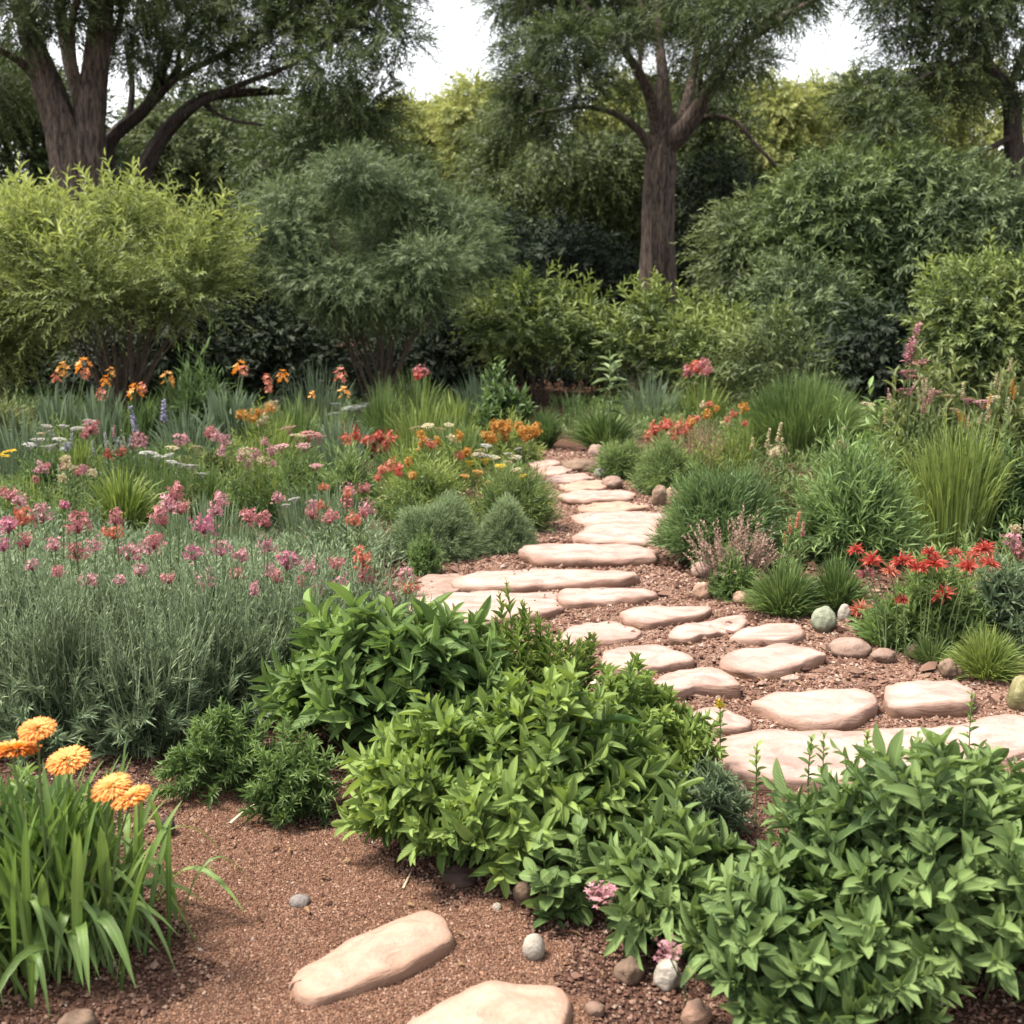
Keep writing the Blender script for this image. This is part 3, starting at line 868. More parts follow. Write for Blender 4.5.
def head_mesh(kind, mat):
    key = (kind, mat.name)
    if key not in HEADS: HEADS[key] = []
    if len(HEADS[key]) >= 4: return random.choice(HEADS[key])
    b = Buf()
    T = T_MED
    if kind == 'pompon':            # flattened double flower: rings of petals over a low dome
        for ring in range(8):
            m = 12 + 5 * (7 - ring) if ring < 7 else 8
            el = R(-14 + ring * 13)
            ph = np.arange(m) * 2 * math.pi / m + rng.random() * 6 + rng.normal(0, .08, m)
            e = el + rng.normal(0, .1, m)
            d = np.stack([np.cos(ph) * np.cos(e), np.sin(ph) * np.cos(e), np.sin(e)], 1)
            base = d * np.array([.45, .45, .22])
            place(b, T_MED, base, d, np.stack([-np.cos(ph) * np.sin(e), -np.sin(ph) * np.sin(e), np.cos(e)], 1), .55 + .12 * rng.random(m), .2, np.clip(.15 + ring * .1 + rng.normal(0, .15, m), 0, 1))
    elif kind == 'umbel':           # ragged cluster of small five petalled florets
        m = 46
        z = rng.uniform(-.7, 1, m); a = rng.random(m) * 6.28; rr = np.sqrt(1 - z * z)
        sq = rng.uniform(.6, 1.25, 3)
        d = np.stack([rr * np.cos(a), rr * np.sin(a), z], 1)
        c = d * (.35 + .75 * rng.random((m, 1))) * sq
        d = nrm(d + rng.normal(0, .5, d.shape))
        e1 = nrm(np.cross(d, [0.3, .2, 1])); e2 = np.cross(d, e1)
        ti = rng.random(m)
        for q in range(5):
            ph = q * 1.2566 + rng.random(m) * .5
            Y = e1 * np.cos(ph)[:, None] + e2 * np.sin(ph)[:, None] + d * .4
            place(b, T_FINE, c, Y, d, .22 + .14 * rng.random(m), .12, np.clip(ti * .8 + rng.normal(0, .15, m), 0, 1))
        A = np.zeros((m, 3)); A[:, 2] = -.8
        tubes(b, A, A * .4 + c * .4, c, .02, .014, 2, 3, .1)
    elif kind == 'flat':            # flat plate of tiny florets
        m = 60
        x, y, r = disc(m)
        c = np.stack([x, y, .16 * (1 - r * r) + rng.normal(0, .04, m)], 1)
        for q in range(4):
            ph = q * 1.57 + rng.random(m)
            place(b, T_FINE, c, np.stack([np.cos(ph), np.sin(ph), np.full(m, .3)], 1), np.tile([0, 0, 1.0], (m, 1)), .17, .15, rng.random(m))
        A = np.zeros((14, 3)); A[:, 2] = -.9
        tubes(b, A, A * .3 + c[:14] * .5, c[:14], .025, .015, 2, 3, 0)
    elif kind == 'spike':           # florets up a stalk, unit height
        m = 46
        t = np.sort(rng.random(m)); a = np.arange(m) * GOLD
        d = np.stack([np.cos(a), np.sin(a), np.full(m, .5)], 1)
        c = np.stack([np.zeros(m), np.zeros(m), t * 2 - .9], 1) + d * .06
        for q in range(3):
            place(b, T_FINE, c, d + rng.normal(0, .45, d.shape), np.tile([0, 0, 1.0], (m, 1)), (.34 - .2 * t), .15, np.clip(.3 + .4 * t + rng.normal(0, .2, m), 0, 1))
        tubes(b, np.array([[0, 0, -1.0]]), np.array([[0, 0, 0.0]]), np.array([[0, 0, 1.1]]), .03, .015, 3, 4, .2)
    elif kind == 'plume':           # loose starry burst of narrow petals
        m = 70
        z = rng.uniform(-.2, 1, m); a = rng.random(m) * 6.28; rr = np.sqrt(1 - z * z)
        d = np.stack([rr * np.cos(a), rr * np.sin(a), z * .9], 1)
        c = np.array([0, 0, -.25]) + d * .22 * rng.random((m, 1))
        place(b, T_MED, c, d + rng.normal(0, .15, d.shape), np.tile([0, 0, 1.0], (m, 1)) + rng.normal(0, .4, (m, 3)), .55 + .55 * rng.random(m), .15, rng.random(m))
    elif kind == 'lily':            # upright cluster of open six petalled trumpets
        for cx, cy, cz in ((0, 0, .55), (.45, .1, .1), (-.4, .2, .2), (.05, -.45, -.1), (-.25, .3, -.5), (.3, -.2, -.55)):
            m = 6
            ph = np.arange(m) * 1.0472 + rng.random()
            ax = nrm(np.array([cx * 1.6 + rng.normal(0, .2), cy * 1.6 - .3, .5 + cz * .5]))
            e1 = nrm(np.cross(ax, [.2, .3, 1.0])); e2 = np.cross(ax, e1)
            o = np.cos(ph)[:, None] * e1 + np.sin(ph)[:, None] * e2
            place(b, [blade_template(SIMPLE, .3, .1)], np.tile([cx, cy, cz], (m, 1)).astype(float), o + ax * .9, ax - o * .6, .55, .24, np.clip(rng.normal(.5, .3, m), 0, 1))
    elif kind == 'daisy':
        m = 16
        ph = np.arange(m) * 2 * math.pi / m
        d = np.stack([np.cos(ph), np.sin(ph), np.full(m, .2)], 1)
        place(b, T_MED, d * .2, d, np.tile([0, 0, 1.0], (m, 1)), .85, .3, rng.random(m))
        m = 20
        x, y, r = disc(m)
        place(b, T_FINE, np.stack([x * .25, y * .25, .05 + 0 * x], 1), np.stack([x, y, np.ones(m)], 1), np.stack([y, -x, 0 * x + .1], 1), .18, .12, .1)
    me = b.mesh("flower_head", mat)
    HEADS[key].append(me)
    return me

def add_head(parent_part, kind, mat, p, r, tilt=.25, squash=1.0, name="flower_head"):
    o = bpy.data.objects.new(name, head_mesh(kind, mat))
    COL.objects.link(o)
    o.parent = parent_part
    o.location = [float(q) for q in (np.array(p) - ORG[parent_part.name])]
    o.scale = (r, r, r * squash)
    o.rotation_euler = (random.uniform(-tilt, tilt), random.uniform(-tilt, tilt), random.random() * 6.28)
    return o

def flowers_on(root, base, heads, Y, sr=.003, leafy=None, squash=1.0, lmat=None, bend=.03):
    """heads: (px, py, radius in px, kind, petal material); each gets a stem (part) carrying its head (sub-part)"""
    for (px, py, rp, kind, mat) in heads:
        y = Y + random.uniform(-.12, .12)
        p = at(px, py, y)
        r = rp * mpp(p)
        b0 = np.array([[base[0] + (p[0] - base[0]) * .55 + random.uniform(-.03, .03), base[1] + (p[1] - base[1]) * .6, 0.0]])
        C = np.array([p - np.array([0, 0, r * .3])])
        B = np.array([[b0[0, 0] * .8 + p[0] * .2 + random.uniform(-bend, bend), b0[0, 1], p[2] * .6]])
        s = Buf(); tubes(s, b0, B, C, sr, sr * .7, 6, 5)
        if leafy:
            leaf_on(s, b0, B, C, leafy[0], .1, .88, T_FINE if leafy[1] < .06 else T_MED, leafy[1], leafy[2], ang0=55, ang1=35)
        st = s.build("flower_stem", lmat or M_STEM, root)
        add_head(st, kind, mat, p, r, squash=squash)

def flower_plant(label, heads, Y, name="flowering_plant", cat="flowers", group=None, base_leaf=None, **kw):
    xs = [at(h[0], h[1], Y)[0] for h in heads]
    c = np.array([float(np.mean(xs)), Y, 0.0])
    root = thing(name, label, cat, c, group)
    if base_leaf:
        n, rx, h, L, W, mat = base_leaf
        A, B, C = shoots(c, rx, rx * .7, h, n, base=.3, edge=.5)
        b = Buf(); leaf_on(b, A, B, C, 12, .15, 1, T_FINE if L < .06 else T_MED, L, W, ang0=60, ang1=30)
        b.build("foliage", mat, root)
    flowers_on(root, c, heads, Y, **kw)
    return root

# ------------------------------------------------------------------ foreground plants
T_LEAF = T_BROAD[:1] + T_OVAL
WK = dict(ang0=78, ang1=26, tip=.5, tint0=-.05, tint1=1.0, lvar=.55)
shrub("leafy_shrub", "large bluish green leafy shrub filling the corner in front of the longest slab", "shrub",
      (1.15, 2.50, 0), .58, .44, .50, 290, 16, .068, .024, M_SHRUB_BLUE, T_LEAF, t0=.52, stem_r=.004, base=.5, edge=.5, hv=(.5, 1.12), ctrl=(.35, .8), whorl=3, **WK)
shrub("leafy_shrub", "bluish green shrub between the large corner shrub and the pink flowered one", "shrub",
      (.72, 2.32, 0), .32, .30, .29, 170, 16, .066, .023, M_SHRUB_BLUE, T_LEAF, t0=.48, stem_r=.004, base=.5, edge=.5, hv=(.5, 1.15), ctrl=(.35, .8), whorl=3, **WK)
lower = shrub("leafy_shrub", "low bluish green leafy shrub carrying two small pink flowers beside the whitish rock", "shrub",
      (.42, 2.60, 0), .22, .22, .26, 80, 20, .085, .024, M_SHRUB_BLUE, T_LEAF, t0=.25, stem_r=.003, base=.4, edge=.55, hv=(.5, 1.15), ctrl=(.35, .8), whorl=2, **WK)
flowers_on(lower, (.36, 2.4, 0), [(602, 893, 18, 'umbel', P_PINK)], 2.30, sr=.002, squash=.7)
flowers_on(lower, (.47, 2.42, 0), [(667, 951, 13, 'umbel', P_PINK)], 2.30, sr=.002, squash=.8)
shrub("leafy_shrub", "fresh light green leafy shrub in the middle, nearest to the white egg shaped pebble", "shrub",
      (.01, 3.02, 0), .54, .34, .42, 330, 16, .073, .0235, M_SHRUB_LIGHT, T_LEAF, t0=.52, stem_r=.004, base=.45, edge=.55, hv=(.55, 1.14), ctrl=(.35, .8), whorl=3, **WK)
shrub("leafy_shrub", "yellow green small leaved shrub spilling towards the low half hidden slab", "shrub",
      (.40, 3.40, 0), .27, .30, .38, 170, 30, .062, .018, M_SHRUB_LIGHT, T_BROAD, t0=.3, stem_r=.003, base=.45, edge=.5, hv=(.55, 1.14), ctrl=(.35, .8), ang0=70, ang1=30, tip=.55)
shrub("leafy_shrub", "mid green shrub with long lance leaves in big rosettes, against the silvery hedge", "shrub",
      (-.42, 3.80, 0), .46, .36, .48, 165, 16, .112, .030, M_SHRUB_MID, T_LEAF, t0=.5, stem_r=.005, base=.45, edge=.5, hv=(.55, 1.08), ctrl=(.3, .8), **WK)
shrub("leafy_shrub", "upright fresh green plant with slender leafy spikes in front of the path bend", "shrub",
      (.05, 3.98, 0), .30, .20, .44, 60, 40, .06, .011, M_SHRUB_LIGHT, T_BROAD, t0=.15, stem_r=.003, base=.85, edge=.15, hv=(.6, 1.1), ctrl=(.2, .6), ang0=55, ang1=22, tip=.4)
c, rx, ry, h = spot(560, 932, 76, 828, .8)
shrub("leafy_sprig", "small upright sprig with rounded leaves beside the tan upright pebble", "plant",
      c, rx, ry, h, 10, 12, .062, .036, M_SHRUB_BLUE, T_OVAL, t0=.2, stem_r=.002, base=.3, edge=.5, hv=(.5, 1.1), whorl=2, ang0=80, ang1=40, tip=.6)
for (px, py, w, top, lab) in ((222, 802, 112, 706, "rounded fine leaved green plant at the foot of the silvery hedge"),
                              (298, 828, 84, 742, "smaller fine leaved green plant against the long leaved shrub")):
    c, rx, ry, h = spot(px, py, w, top, .8)
    shrub("fine_leaved_plant", lab, "plant", c, rx * 1.1, ry * 1.1, h, 95, 34, .046, .0085, M_FEATH, T_MED, t0=.3, stem_r=.002, base=.25, edge=.75, hv=(.4, 1.15), ctrl=(.42, .7), jit=.03, ang0=55, ang1=25, tint0=0, tint1=1)
c, rx, ry, h = spot(700, 862, 110, 778, .9)
shrub("narrow_leaved_plant", "thin grey green narrow leaved plant in the gap below the longest slab", "plant",
      c, rx, ry, h, 60, 26, .06, .009, M_GLAUC, T_MED, t0=.2, stem_r=.002, base=.5, edge=.6, hv=(.6, 1.1), ang0=55, ang1=25)

def sprig(px, py, top, Y, label, mat, tipmat=None):
    """slender young stalk with small leaves and a knot of buds"""
    p = at(px, top, Y); q = at(px, py, Y)
    root = thing("slender_sprig", label, "sprig", (q[0], Y, 0))
    A = np.array([[q[0], Y, 0.0]]); C = np.array([p]); B = (A + C) / 2 + rng.normal(0, .02, (1, 3))
    b = Buf(); tubes(b, A, B, C, .0025, .0015, 6, 4)
    b.build("stalk", M_STEM, root)
    b = Buf(); leaf_on(b, A, B, C, 16, .45, .98, T_OVAL, .035, .016, ang0=70, ang1=35, tip=.8)
    b.build("foliage", mat, root)
    if tipmat:
        o = add_head(root, 'umbel', tipmat, p, .022)
        o.name = "flower_head"
sprig(757, 800, 744, 3.15, "slender sprig with pale yellow buds rising before the longest slab", M_SHRUB_LIGHT)
sprig(812, 800, 738, 3.1, "bare leaning sprig in front of the middle of the longest slab", M_SHRUB_MID)
sprig(824, 790, 735, 3.2, "bushy topped dark sprig in front of the middle of the longest slab", M_SHRUB_MID)
sprig(868, 785, 732, 3.2, "pale forked sprig standing over the bluish green shrub", M_SHRUB_LIGHT)
sprig(918, 780, 732, 3.2, "short leafy sprig between two pale sprigs above the bluish shrub", M_SHRUB_MID)
sprig(972, 770, 690, 3.3, "tallest sprig, its tip before the rounded sandstone block", M_SHRUB_LIGHT)
sprig(720, 745, 704, 3.4, "sprig tipped with a bright yellow flower above the half hidden slab", M_SHRUB_LIGHT, P_YELLOW)

# orange flowers with strap leaves, bottom corner
root = thing("strap_leaved_flower", "strap leaved clump with big orange pompon flowers beside the trodden clearing", "flowers", (-1.10, 2.5, 0))
n = 380
a = rng.random(n) * 6.28; rr = .05 + .40 * rng.random(n) ** .8
A = np.stack([-1.16 + .2 * rng.normal(0, .6, n), 2.5 + .13 * rng.normal(0, .6, n), np.full(n, -.01)], 1)
hgt = np.where(rng.random(n) < .68, .30 + .18 * rng.random(n), .10 + .14 * rng.random(n))
rr = np.where(hgt < .3, rr * .55 + .10, rr * .5)
C = A + np.stack([rr * np.cos(a), rr * np.sin(a), hgt], 1)
B = A + np.stack([rr * np.cos(a) * .45, rr * np.sin(a) * .45, np.where(hgt < .3, hgt * 1.7 + .06, hgt * .72)], 1)
C[:, 2] = np.where(hgt < .3, hgt * .45, C[:, 2])
b = Buf(); ribbons(b, A, B, C, .012 + .020 * rng.random(n) ** 1.5, 8, .16, np.clip(rng.normal(.5, .25, n), 0, 1), [(0, .5), (.2, .8), (.5, 1), (.75, .8), (.92, .35), (1, .02)], .35)
b.build("strap_leaves", M_STRAP, root)
A, B, C = shoots((-1.28, 2.55, 0), .22, .2, .42, 40, base=.5, edge=.4)
b = Buf(); leaf_on(b, A, B, C, 18, .2, 1, T_BROAD, .07, .02, ang0=70, ang1=30)
b.build("foliage", M_STRAP, root)
for hd in [(37, 729, 18, 'pompon', P_ORANGE), (12, 750, 27, 'pompon', P_ORANGE), (68, 760, 21, 'pompon', P_ORANGE), (111, 787, 20, 'pompon', P_ORANGE), (131, 797, 20, 'pompon', P_ORANGE)]:
    flowers_on(root, (-1.08, 2.45, 0), [hd], 2.42, sr=.0036, squash=.42, bend=.02)
grass("small green weed sprouting alone on the trodden clearing", 208, 878, 20, 868, M_GRASS, n=16, bw=.006, name="small_weed", cat="weed", droop=.1)

# silvery hedge: each bush a thing of its own
LAV = [(-30, 758, 150, 585, "silvery green narrow leaved bush cut off by the picture edge, behind the orange flowers"),
       (70, 762, 150, 582, "tall silvery green narrow leaved bush directly behind the orange flowers"),
       (150, 760, 120, 612, "arching silvery green bush with drooping sprays over the clearing"),
       (215, 735, 140, 588, "silvery green bush rising behind the rounded fine leaved plant"),
       (300, 700, 130, 584, "silvery green bush just behind the long leaved shrub's outer edge"),
       (375, 680, 120, 594, "silvery green bush topped by coral pink heads, nearest to the path slabs"),
       (20, 690, 150, 572, "silvery bush in the rear row, below the magenta flower heads"),
       (120, 685, 150, 574, "silvery bush in the rear row, below the tall pink flower tower"),
       (225, 680, 150, 576, "silvery bush in the rear row, below the big magenta and rose heads"),
       (330, 665, 130, 584, "silvery bush in the rear row, nearest to the small bright green tuft")]
for i, (px, py, w, top, lab) in enumerate(LAV):
    c, rx, ry, h = spot(px, py, w, top, .75)
    root = thing("silvery_bush", lab, "bush", c, "silvery narrow leaved hedge along the clearing")
    A, B, C = shoots(c, rx * 1.05, ry, h, 130, base=.5, hv=(.6, 1.05), edge=.38, ctrl=(.2, .6), jit=.03)
    b = Buf(); leaf_on(b, A, B, C, 44, .12, 1.0, T_FINE, .055, .0075, ang0=38, ang1=15, tip=.6, tint0=.0, tint1=.95)
    A2, B2, C2 = shoots(c + np.array([0, -ry * .3, 0]), rx * 1.15, ry * 1.15, h * .62, 80, base=.35, hv=(.45, 1.0), edge=.75, ctrl=(.45, .95), jit=.04)
    leaf_on(b, A2, B2, C2, 40, .15, 1.0, T_FINE, .07, .0075, ang0=45, ang1=18, tip=.6, tint0=.1, tint1=.8)
    s = Buf(); tubes(s, A, B, C, .0022, .0012, 4, 3, .6); tubes(s, A2, B2, C2, .002, .001, 4, 3, .6)
    s.build("branchwork", M_LAV, root)
    m = 80
    q = shoots(c, rx * 1.1, ry, h * 1.04, m, base=.75, hv=(.7, 1.15), edge=.25, ctrl=(.2, .6), jit=.05)
    tubes(b, q[0], q[1], q[2], .0022, .0014, 5, 3, .95)
    leaf_on(b, q[0], q[1], q[2], 26, .45, 1, T_FINE, .016, .0055, ang0=35, ang1=15, tip=.5, tint0=.6, tint1=1)
    m = 26
    S = slice(0, m)
    D = C[S] + np.stack([rng.normal(0, .03, m), rng.normal(0, .03, m), .06 + .12 * rng.random(m)], 1)
    tubes(b, C[S], (C[S] + D) / 2, D, .0026, .0018, 2, 3, .8)
    leaf_on(b, C[S], (C[S] + D) / 2, D, 14, 0, 1, T_FINE, .018, .005, ang0=30, ang1=15, tip=.5, tint0=.6, tint1=1)
    b.build("foliage", M_LAV, root)

# pink flowers standing in and behind the hedge
GP = "pink and rose flowers over the silvery hedge"
U = 'umbel'
PINKS = [
    ([(8, 525, 13, U, P_MAG), (25, 541, 10, U, P_ROSE), (22, 517, 12, U, P_CORAL), (3, 545, 9, U, P_MAG)], 4.9, "magenta heads with a coral one, closest to the picture edge"),
    ([(41, 515, 11, U, P_PINK), (55, 544, 9, U, P_PINK), (63, 505, 6, U, P_ROSE)], 4.9, "soft pink heads beside the magenta ones, one small bud above"),
    ([(76, 523, 14, U, P_ROSE), (78, 552, 11, U, P_ROSE), (95, 545, 8, U, P_PINK), (66, 505, 6, U, P_MAG)], 4.8, "deep rose plant with one round and one drooping head"),
    ([(116, 518, 11, U, P_ROSE), (113, 532, 10, U, P_CORAL), (130, 552, 12, U, P_PINK)], 4.9, "rose head over a faded coral one between two taller rose plants"),
    ([(176, 492, 11, U, P_ROSE), (170, 503, 13, U, P_PINK), (160, 517, 12, U, P_ROSE), (180, 507, 10, U, P_ROSE), (154, 541, 11, U, P_ROSE), (148, 548, 9, U, P_PINK)], 4.9,
     "tallest rose pink flower tower, heads stacked aslant above the hedge"),
    ([(205, 524, 13, U, P_MAG), (217, 506, 13, U, P_PINK), (192, 553, 10, U, P_MAG), (222, 548, 11, U, P_PINK)], 4.8, "bright magenta pink plant between the flower tower and the pair of rose heads"),
    ([(249, 516, 11, U, P_ROSE), (265, 520, 10, U, P_ROSE), (268, 545, 9, U, P_PINK), (240, 556, 9, U, P_PINK)], 4.9, "two neighbouring round rose heads above the hedge's middle"),
    ([(288, 560, 14, U, P_MAG), (272, 570, 9, U, P_PINK), (310, 566, 9, U, P_PINK), (277, 577, 9, U, P_ROSE)], 4.7, "large pale magenta head low over the hedge front"),
    ([(336, 563, 9, U, P_ROSE), (362, 558, 12, U, P_CORAL), (366, 576, 10, U, P_ROSE), (405, 573, 9, U, P_PINK)], 4.8, "coral and rose heads nearest to the small bright green tuft"),
    ([(330, 517, 9, U, P_ROSE), (354, 519, 9, U, P_CORAL), (364, 513, 6, U, P_ROSE), (278, 498, 7, U, P_PINK)], 5.6, "two small rose heads before the green grass mound"),
    ([(8, 494, 10, U, P_ROSE), (20, 500, 8, U, P_PINK)], 5.8, "rose heads behind the hedge at the very picture edge"),
    ([(58, 572, 8, U, P_ROSE), (88, 580, 9, U, P_PINK), (32, 565, 8, U, P_PINK)], 4.5, "small dusty pink heads low in the hedge near the picture edge"),
    ([(140, 570, 9, U, P_PINK), (168, 578, 8, U, P_ROSE), (120, 580, 7, U, P_PINK)], 4.5, "small dusty pink heads low in front of the flower tower"),
    ([(206, 580, 9, U, P_PINK), (236, 574, 8, U, P_ROSE), (255, 590, 8, U, P_PINK)], 4.5, "small dusty pink heads low in front of the neighbouring rose heads"),
    ([(318, 590, 8, U, P_PINK), (342, 582, 8, U, P_PINK), (300, 582, 7, U, P_ROSE)], 4.5, "small dusty pink heads low before the coral and rose heads"),
    ([(392, 600, 8, U, P_PINK), (410, 588, 9, U, P_CORAL)], 4.6, "last faded coral heads before the pinkish sandstone slab"),
]
for hs_, Y, lab in PINKS:
    flower_plant(lab, hs_, Y, group=GP, name="pink_flower", base_leaf=(26, .14, .42, .05, .007, M_LAV), sr=.003, leafy=(12, .04, .006))

# ------------------------------------------------------------------ flower bed beside and behind the hedge
mound("silvery blue green mound by the path, broad and double crested", 437, 566, 112, 496, M_SILV, n=1500, k=18, L=.05, W=.004, hv=(.85, 1.04), jit=.012, edge=.9, base=.2, name="silvery_mound", group="silvery mounds beside the path")
mound("silvery blue green mound by the path, smaller and rounder, next to the gravel", 506, 556, 64, 500, M_SILV, n=1000, k=18, L=.05, W=.004, hv=(.85, 1.04), jit=.012, edge=.9, base=.2, name="silvery_mound", group="silvery mounds beside the path")
mound("small bright green tuft tucked against the broad silvery mound", 425, 576, 36, 533, M_FEATH, n=150, k=14, L=.04, W=.007)
mound("dense green mound with yellow tips, overhanging the path", 516, 536, 90, 462, M_GRASS, n=520, k=18, L=.07, W=.007, hv=(.75, 1.08), jit=.03)
mound("loose yellow green plant with apricot flecks behind the silvery mounds", 425, 528, 100, 455, M_GRASSY, n=260, k=16, L=.075, W=.010)
mound("bushy grass green mound beside the dark red plant", 350, 520, 62, 455, M_GRASS, n=260, k=16, L=.09, W=.010)
mound("dark green mound below the yellow flower at the picture edge", 48, 520, 96, 458, M_GRASSD, n=280, k=16, L=.09, W=.010)
grass("tall pale green arching grass behind the deep rose flowers", 124, 545, 104, 458, M_GRASSY, n=420, bw=.012, stiff=.6, base=.35)
grass("fresh green grass patch between flower tower and rose heads", 205, 530, 80, 455, M_GRASS, n=280, bw=.012, stiff=.6, base=.5)
grass("yellow green fine grass behind the two neighbouring rose heads", 262, 525, 70, 455, M_GRASSY, n=280, bw=.010, stiff=.6, base=.5)
grass("low straw coloured grass between hedge and silvery mounds", 345, 570, 110, 528, M_GRASSY, n=420, bw=.007, stiff=.4, base=.7)
mound("green leafy plant under the white flower patch", 210, 500, 70, 448, M_OLIVE, n=160, k=14, L=.08, W=.02, tpl=T_MED)
mound("mid green plant beneath the faded pink flat heads", 300, 505, 70, 450, M_GRASS, n=200, k=14, L=.08, W=.012)
mound("dark green plant filling the gap behind the rose tower", 160, 500, 60, 455, M_GRASSD, n=160, k=14, L=.08, W=.014)
mound("olive green rounded bush at the picture edge above the yellow flower", 5, 470, 70, 396, M_OLIVE, n=260, k=16, L=.09, W=.016)
grass("soft green grass mound below the small orange flowers", 296, 470, 90, 392, M_GRASS, n=420, bw=.012, stiff=.6, base=.5)
grass("pale tall green grass before the dark feathery shrub", 385, 452, 64, 376, M_GRASS, n=420, bw=.012, stiff=.7, base=.5)
mound("green feathery plant under the yellow green bush", 204, 452, 66, 364, M_GRASSD, n=180, k=16, L=.16, W=.02)
mound("dark red leaved plant in the middle of the flower bed", 358, 462, 44, 432, M_DKRED, n=120, k=14, L=.09, W=.02, tpl=T_MED)
mound("brick red flowering plant next to the dark red leaved one", 388, 462, 34, 433, M_DKRED, n=90, k=12, L=.08, W=.02, tpl=T_MED)
mound("bush with an apricot orange crown beside the start of the path", 512, 468, 66, 424, M_GRASSY, n=240, k=14, L=.1, W=.012)
flower_plant("apricot flowers covering the crown of the bush where the path begins", [(random.uniform(484, 540), random.uniform(424, 440), 6, U, P_APRI) for _ in range(26)], 9.6, sr=.003, name="apricot_flower")
mound("yellow green small bush next to the apricot crowned one", 472, 468, 44, 430, M_GRASSY, n=180, k=14, L=.1, W=.012)
flower_plant("cream flat flower heads above the yellow green plant", [(415, 428, 6, 'flat', P_CREAM), (428, 426, 7, 'flat', P_CREAM), (440, 429, 6, 'flat', P_CREAM), (449, 425, 5, 'flat', P_CREAM), (424, 440, 6, 'flat', P_PINK), (437, 446, 6, 'flat', P_CREAM),
              (450, 437, 5, 'flat', P_CREAM), (418, 450, 5, 'flat', P_APRI)], 8.6, base_leaf=(60, .35, .5, .07, .012, M_GRASSY), name="cream_flower")
flower_plant("yellow and apricot flower heads dotted over the green path side mound", [(470, 462, 6, 'flat', P_YELLOW), (486, 460, 6, 'flat', P_YELLOW), (478, 472, 6, 'flat', P_APRI), (500, 466, 6, 'flat', P_YELLOW), (515, 470, 6, 'flat', P_CREAM), (508, 462, 5, 'flat', P_CREAM),
              (522, 476, 5, 'flat', P_YELLOW), (490, 482, 6, 'flat', P_APRI), (465, 476, 5, 'flat', P_APRI)], 7.5, base_leaf=(40, .4, .35, .06, .01, M_GRASSY), name="yellow_flower")
flower_plant("orange red flower heads beside the bushy grass green mound", [(382, 470, 7, U, P_CORAL), (392, 465, 8, U, P_CORAL), (399, 472, 7, U, P_RED), (378, 478, 5, U, P_RED), (408, 462, 6, U, P_APRI), (412, 476, 6, U, P_APRI)], 7.4,
             base_leaf=(30, .25, .4, .06, .01, M_GRASS), name="orange_flower")
flower_plant("dark red flower heads crowning the dark red leaved plant", [(346, 440, 7, U, P_RED), (356, 437, 7, U, P_RED), (367, 441, 7, U, P_RED), (378, 436, 8, U, P_RED), (391, 440, 8, U, P_RED), (384, 447, 7, U, P_CORAL)], 8.8, name="red_flower")
flower_plant("faded pink flat heads on tall stems in a loose row", [(288, 428, 8, 'flat', P_PINK), (298, 436, 9, 'flat', P_CREAM), (310, 434, 10, 'flat', P_ROSE), (318, 438, 8, 'flat', P_PINK), (281, 447, 8, 'flat', P_PINK), (304, 446, 8, 'flat', P_PINK), (316, 466, 7, 'flat', P_PINK)], 7.8,
             base_leaf=(30, .35, .5, .07, .01, M_GRASS), name="pink_flower")
flower_plant("single rose heads on straight stems before the blue green sword leaves", [(210, 433, 8, U, P_ROSE), (181, 439, 8, U, P_PINK), (225, 441, 6, U, P_PINK), (196, 447, 7, 'flat', P_CREAM), (172, 448, 7, 'flat', P_CREAM)], 8.0,
             base_leaf=(24, .5, .45, .07, .01, M_GRASS), name="pink_flower")
flower_plant("rose head on a tall stem among the reddish stalks", [(91, 427, 9, U, P_ROSE), (86, 434, 6, U, P_ROSE), (140, 441, 8, U, P_PINK), (108, 455, 6, U, P_RED), (122, 452, 6, U, P_RED)], 8.2,
             base_leaf=(24, .4, .45, .07, .01, M_GRASS), name="pink_flower")
flower_plant("white flower patch spreading below the lilac spikes", [(146 + 7 * q + random.uniform(-3, 3), 452 + 2.4 * q + random.uniform(-4, 4), 6, 'flat', P_WHITE) for q in range(9)], 7.6, base_leaf=(50, .4, .35, .06, .012, M_OLIVE), name="white_flower")
flower_plant("white flat flowers near the picture edge, beside the yellow flower", [(30 + 8 * q + random.uniform(-3, 3), 442 + random.uniform(-5, 5), 7, 'flat', P_WHITE) for q in range(5)], 8.2, base_leaf=(40, .4, .4, .06, .012, M_GRASSY), name="white_flower")
flower_plant("silvery white spike flower beside the rose headed tall stem", [(71, 441, 8, 'spike', P_SILVER), (66, 447, 7, U, P_SILVER)], 7.9, base_leaf=(16, .2, .4, .06, .012, M_SILV), name="silver_flower")
flower_plant("bright yellow flower at the picture edge", [(9, 452, 8, 'daisy', P_YELLOW), (4, 456, 6, 'daisy', P_YELLOW)], 7.2, base_leaf=(24, .3, .35, .06, .012, M_GRASS), name="yellow_flower")
flower_plant("lilac blue flower spike in the middle of the sword leaves", [(134, 422, 14, 'spike', P_LILAC)], 9.0, name="lilac_flower", base_leaf=(10, .1, .4, .1, .012, M_GRASS))
flower_plant("paler lilac flower spike next to the arching dry leaves", [(164, 412, 12, 'spike', P_LILAC)], 9.2, name="lilac_flower", base_leaf=(10, .1, .4, .1, .012, M_GRASS))
c, rx, ry, h = spot(348, 436, 48, 404, .8)
r_ = mound("silvery leaved bush with white flat flowers behind the dark red plant", 348, 446, 46, 408, M_SILV, n=160, k=14, L=.08, W=.014)[0]
flowers_on(r_, ORG[r_.name], [(random.uniform(330, 366), random.uniform(404, 416), 6, 'flat', P_SILVER) for _ in range(12)], ORG[r_.name][1], sr=.003)
